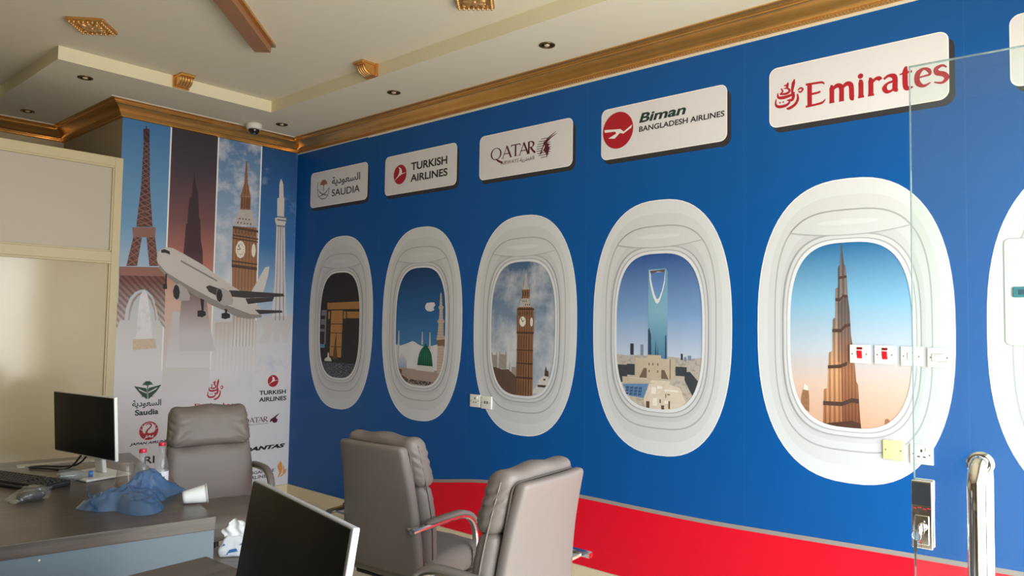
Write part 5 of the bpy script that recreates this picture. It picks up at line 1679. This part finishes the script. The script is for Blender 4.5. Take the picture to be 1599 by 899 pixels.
# tissue pack on the low table
t = thing('tissue_pack', 'crumpled white and blue soft tissue pack on the low table', 'tissue pack', (-1.888, -2.605, .4505), R(-38))
def pack(v, p):
    k = crumple(v, .004, 20, 2.2)
    pin = 1 - .30 * max(0, p[2] + .2)
    return (v.x * pin + k, v.y * pin + k, max(.0006, v.z + k * .6 * (p[2] + 1)))
m_film = M('tissue_film', s2l(232, 238, 244), .25)
MB().rbox((-.065, -.045, 0), (.065, .045, .080), .014, (12, 8, 8), pack).build('pack', m_film, t, smooth=True)
tv = MB()
NT = 16
vs = []
for j in range(13):
    q = j / 12
    for i in range(NT + 1):
        u = -1 + 2 * i / NT
        wv = .014 * math.sin(u * 7 + q * 3) * (.3 + q)
        vs.append((u * (.020 + .034 * math.sin(PI * (.25 + .55 * q))) + .006 * math.sin(q * 9), wv, .076 + q * .078 * (1 - .35 * u * u)))
tv.add(vs, [(j * (NT + 1) + i, j * (NT + 1) + i + 1, (j + 1) * (NT + 1) + i + 1, (j + 1) * (NT + 1) + i) for j in range(12) for i in range(NT)])
o = tv.build('tissue', M('tissue_white', s2l(244, 244, 246), .8), t, smooth=True)
md = o.modifiers.new('sheet', 'SOLIDIFY')
md.thickness = .0012
pr = MB()
for (x0, z0, x1, z1) in ((-.02, .022, .022, .036), (-.046, .050, -.030, .060), (.026, .052, .040, .060), (-.030, .012, -.015, .018)):
    pr.add([(x0, -.0505, z0), (x1, -.0505, z0 + .006), (x1 - .006, -.0490, z1 + .004), (x0 + .008, -.0490, z1)], [(0, 1, 2, 3)])
pr.build('print', M('tissue_print_blue', s2l(58, 112, 180), .4), t)

# clear pack standing on the floor by the wall
t = thing('bottle_pack', 'translucent white wrapped pack with a row of small caps on floor by the wall', 'wrapped pack', (-.70, -1.14, 0), R(-58))
MB().rbox((-.17, -.11, 0), (.17, .11, .19), .02, (8, 6, 6), lambda v, p: (v.x + crumple(v, .004, 14, 1), v.y + crumple(v, .004, 14, 2), max(0, v.z + crumple(v, .003, 18, 5) * (p[2] + 1) / 2))).build('wrap', glassy('pack_wrap', (.8, .8, .8), .5, .1, 1.5, body=(.75, .74, .72)), t, smooth=True)
m_capw = M('cap_white', s2l(230, 228, 224), .4)
for i in range(6):
    for j in range(2):
        MB().lathe([(.013, .17), (.013, .203), (.0005, .204)], 12, (-.14 + i * .056, -.05 + j * .10, 0)).build('cap', m_capw, t, smooth=True)

# ------------------------------------------------------------------ glass door leaf standing open
m_glass = glassy('door_glass', (.86, .93, .89), .035, .0, 1.52, body=(.75, .85, .85))
m_gedge = M('glass_edge', s2l(168, 196, 192), .15, spec=.8)
m_steel = M('polished_steel', (.80, .79, .77), .09, metal=1.0)
t = thing('glass_door', 'frameless clear glass door leaf standing open at the right', 'door', (-1.666, -5.252, 0), math.atan2(-.223, .011))
# local X runs along the leaf away from the lock edge; local +Y is the far side
gd = MB()
gd.add([(0, 0, .012), (.86, 0, .012), (.86, 0, 2.098), (0, 0, 2.098)], [(0, 1, 2, 3)])
gd.build('pane', m_glass, t)
MB().box((-.0005, -.005, .012), (.0015, .005, 2.098)).box((.0015, -.005, 2.0965), (.86, .005, 2.098)).build('polished_edge', glassy('glass_edge_film', (.72, .90, .89), .55, .1, 1.5, body=(.30, .35, .34)), t)
lk = MB()
lk.rbox((-.0035, .0055, .985), (.0395, .019, 1.136), .003, (2, 2, 2)).rbox((-.0035, -.019, .985), (.0395, -.0055, 1.136), .003, (2, 2, 2))
lk = lk.build('lock_case', m_steel, t, smooth='auto')
near = -1        # side of the leaf that faces the room entrance
MB().box((-.0015, -.0204, 1.082), (.036, -.0188, 1.131)).box((-.0015, .0188, 1.082), (.036, .0204, 1.131)).build('lock_window', M('lock_black', (.03, .034, .042), .15), lk)
MB().rbox((.004, -.0235, .995), (.033, -.018, 1.060), .002, (2, 2, 2)).rbox((.004, .018, .995), (.033, .0235, 1.060), .002, (2, 2, 2)).build('lock_plate', m_chrome, lk, smooth='auto')
k_script = M('lock_script', s2l(176, 44, 60), .4)
ls = MB()
for i, (a, b) in enumerate(((.001, .007), (.010, .017), (.020, .027), (.029, .036))):
    ls.box((a, .0188, 1.073 + .002 * (i % 2)), (b, .0196, 1.0755 + .002 * (i % 2))).box((a, -.0196, 1.073 + .002 * (i % 2)), (b, -.0188, 1.0755 + .002 * (i % 2)))
ls.build('maker_script', k_script, lk)
cy = MB().lathe([(.0095, -.023), (.0095, -.0275), (.008, -.029), (.0005, -.029)], 20, (.021, 0, 1.036), 'y').build('lock_cylinder', m_chrome, lk, smooth='auto')
ky = MB()
ky.box((.0200, -.042, 1.0305), (.0222, -.028, 1.0415))
ky.tube([(.021 + .0005 * math.cos(q), -.052 + .0105 * math.cos(q), 1.036 + .0105 * math.sin(q)) for q in [i * PI / 10 for i in range(20)]], .0022, 6, closed=True, upv=(1, 0, 0))
ky.build('key', m_chrome, lk, smooth='auto')
k2 = MB()
k2.tube([(.012 + .009 * math.cos(q), -.050, 1.020 + .011 * math.sin(q)) for q in [i * PI / 10 for i in range(20)]], .0010, 6, closed=True, upv=(0, 1, 0))
k2.box((.0085, -.0507, .952), (.0115, -.0492, 1.005)).box((.0065, -.0505, .985), (.0135, -.0494, 1.010))
k2.build('spare_key', m_chrome, lk, smooth='auto')
hb = MB()
for s_ in (-1, 1):
    yh = .074 * s_
    hb.tube(curve([(.130, .006 * s_, 1.186), (.130, .030 * s_, 1.190), (.130, .052 * s_, 1.180), (.130, yh, 1.150), (.130, yh, 1.10)], 6)[:-1] + [(.130, yh, 1.10 - i * .1) for i in range(8)] + curve([(.130, yh, .34), (.130, yh, .30), (.130, .052 * s_, .27), (.130, .030 * s_, .26), (.130, .006 * s_, .264)], 6), .0172, 20, upv=(1, 0, 0))
    hb.lathe([(.026, .0055 * s_), (.026, .010 * s_), (.019, .010 * s_)], 24, (.130, 0, 1.186), 'y')
hb.build('pull_handle', m_steel, t, smooth=True, fix=True)
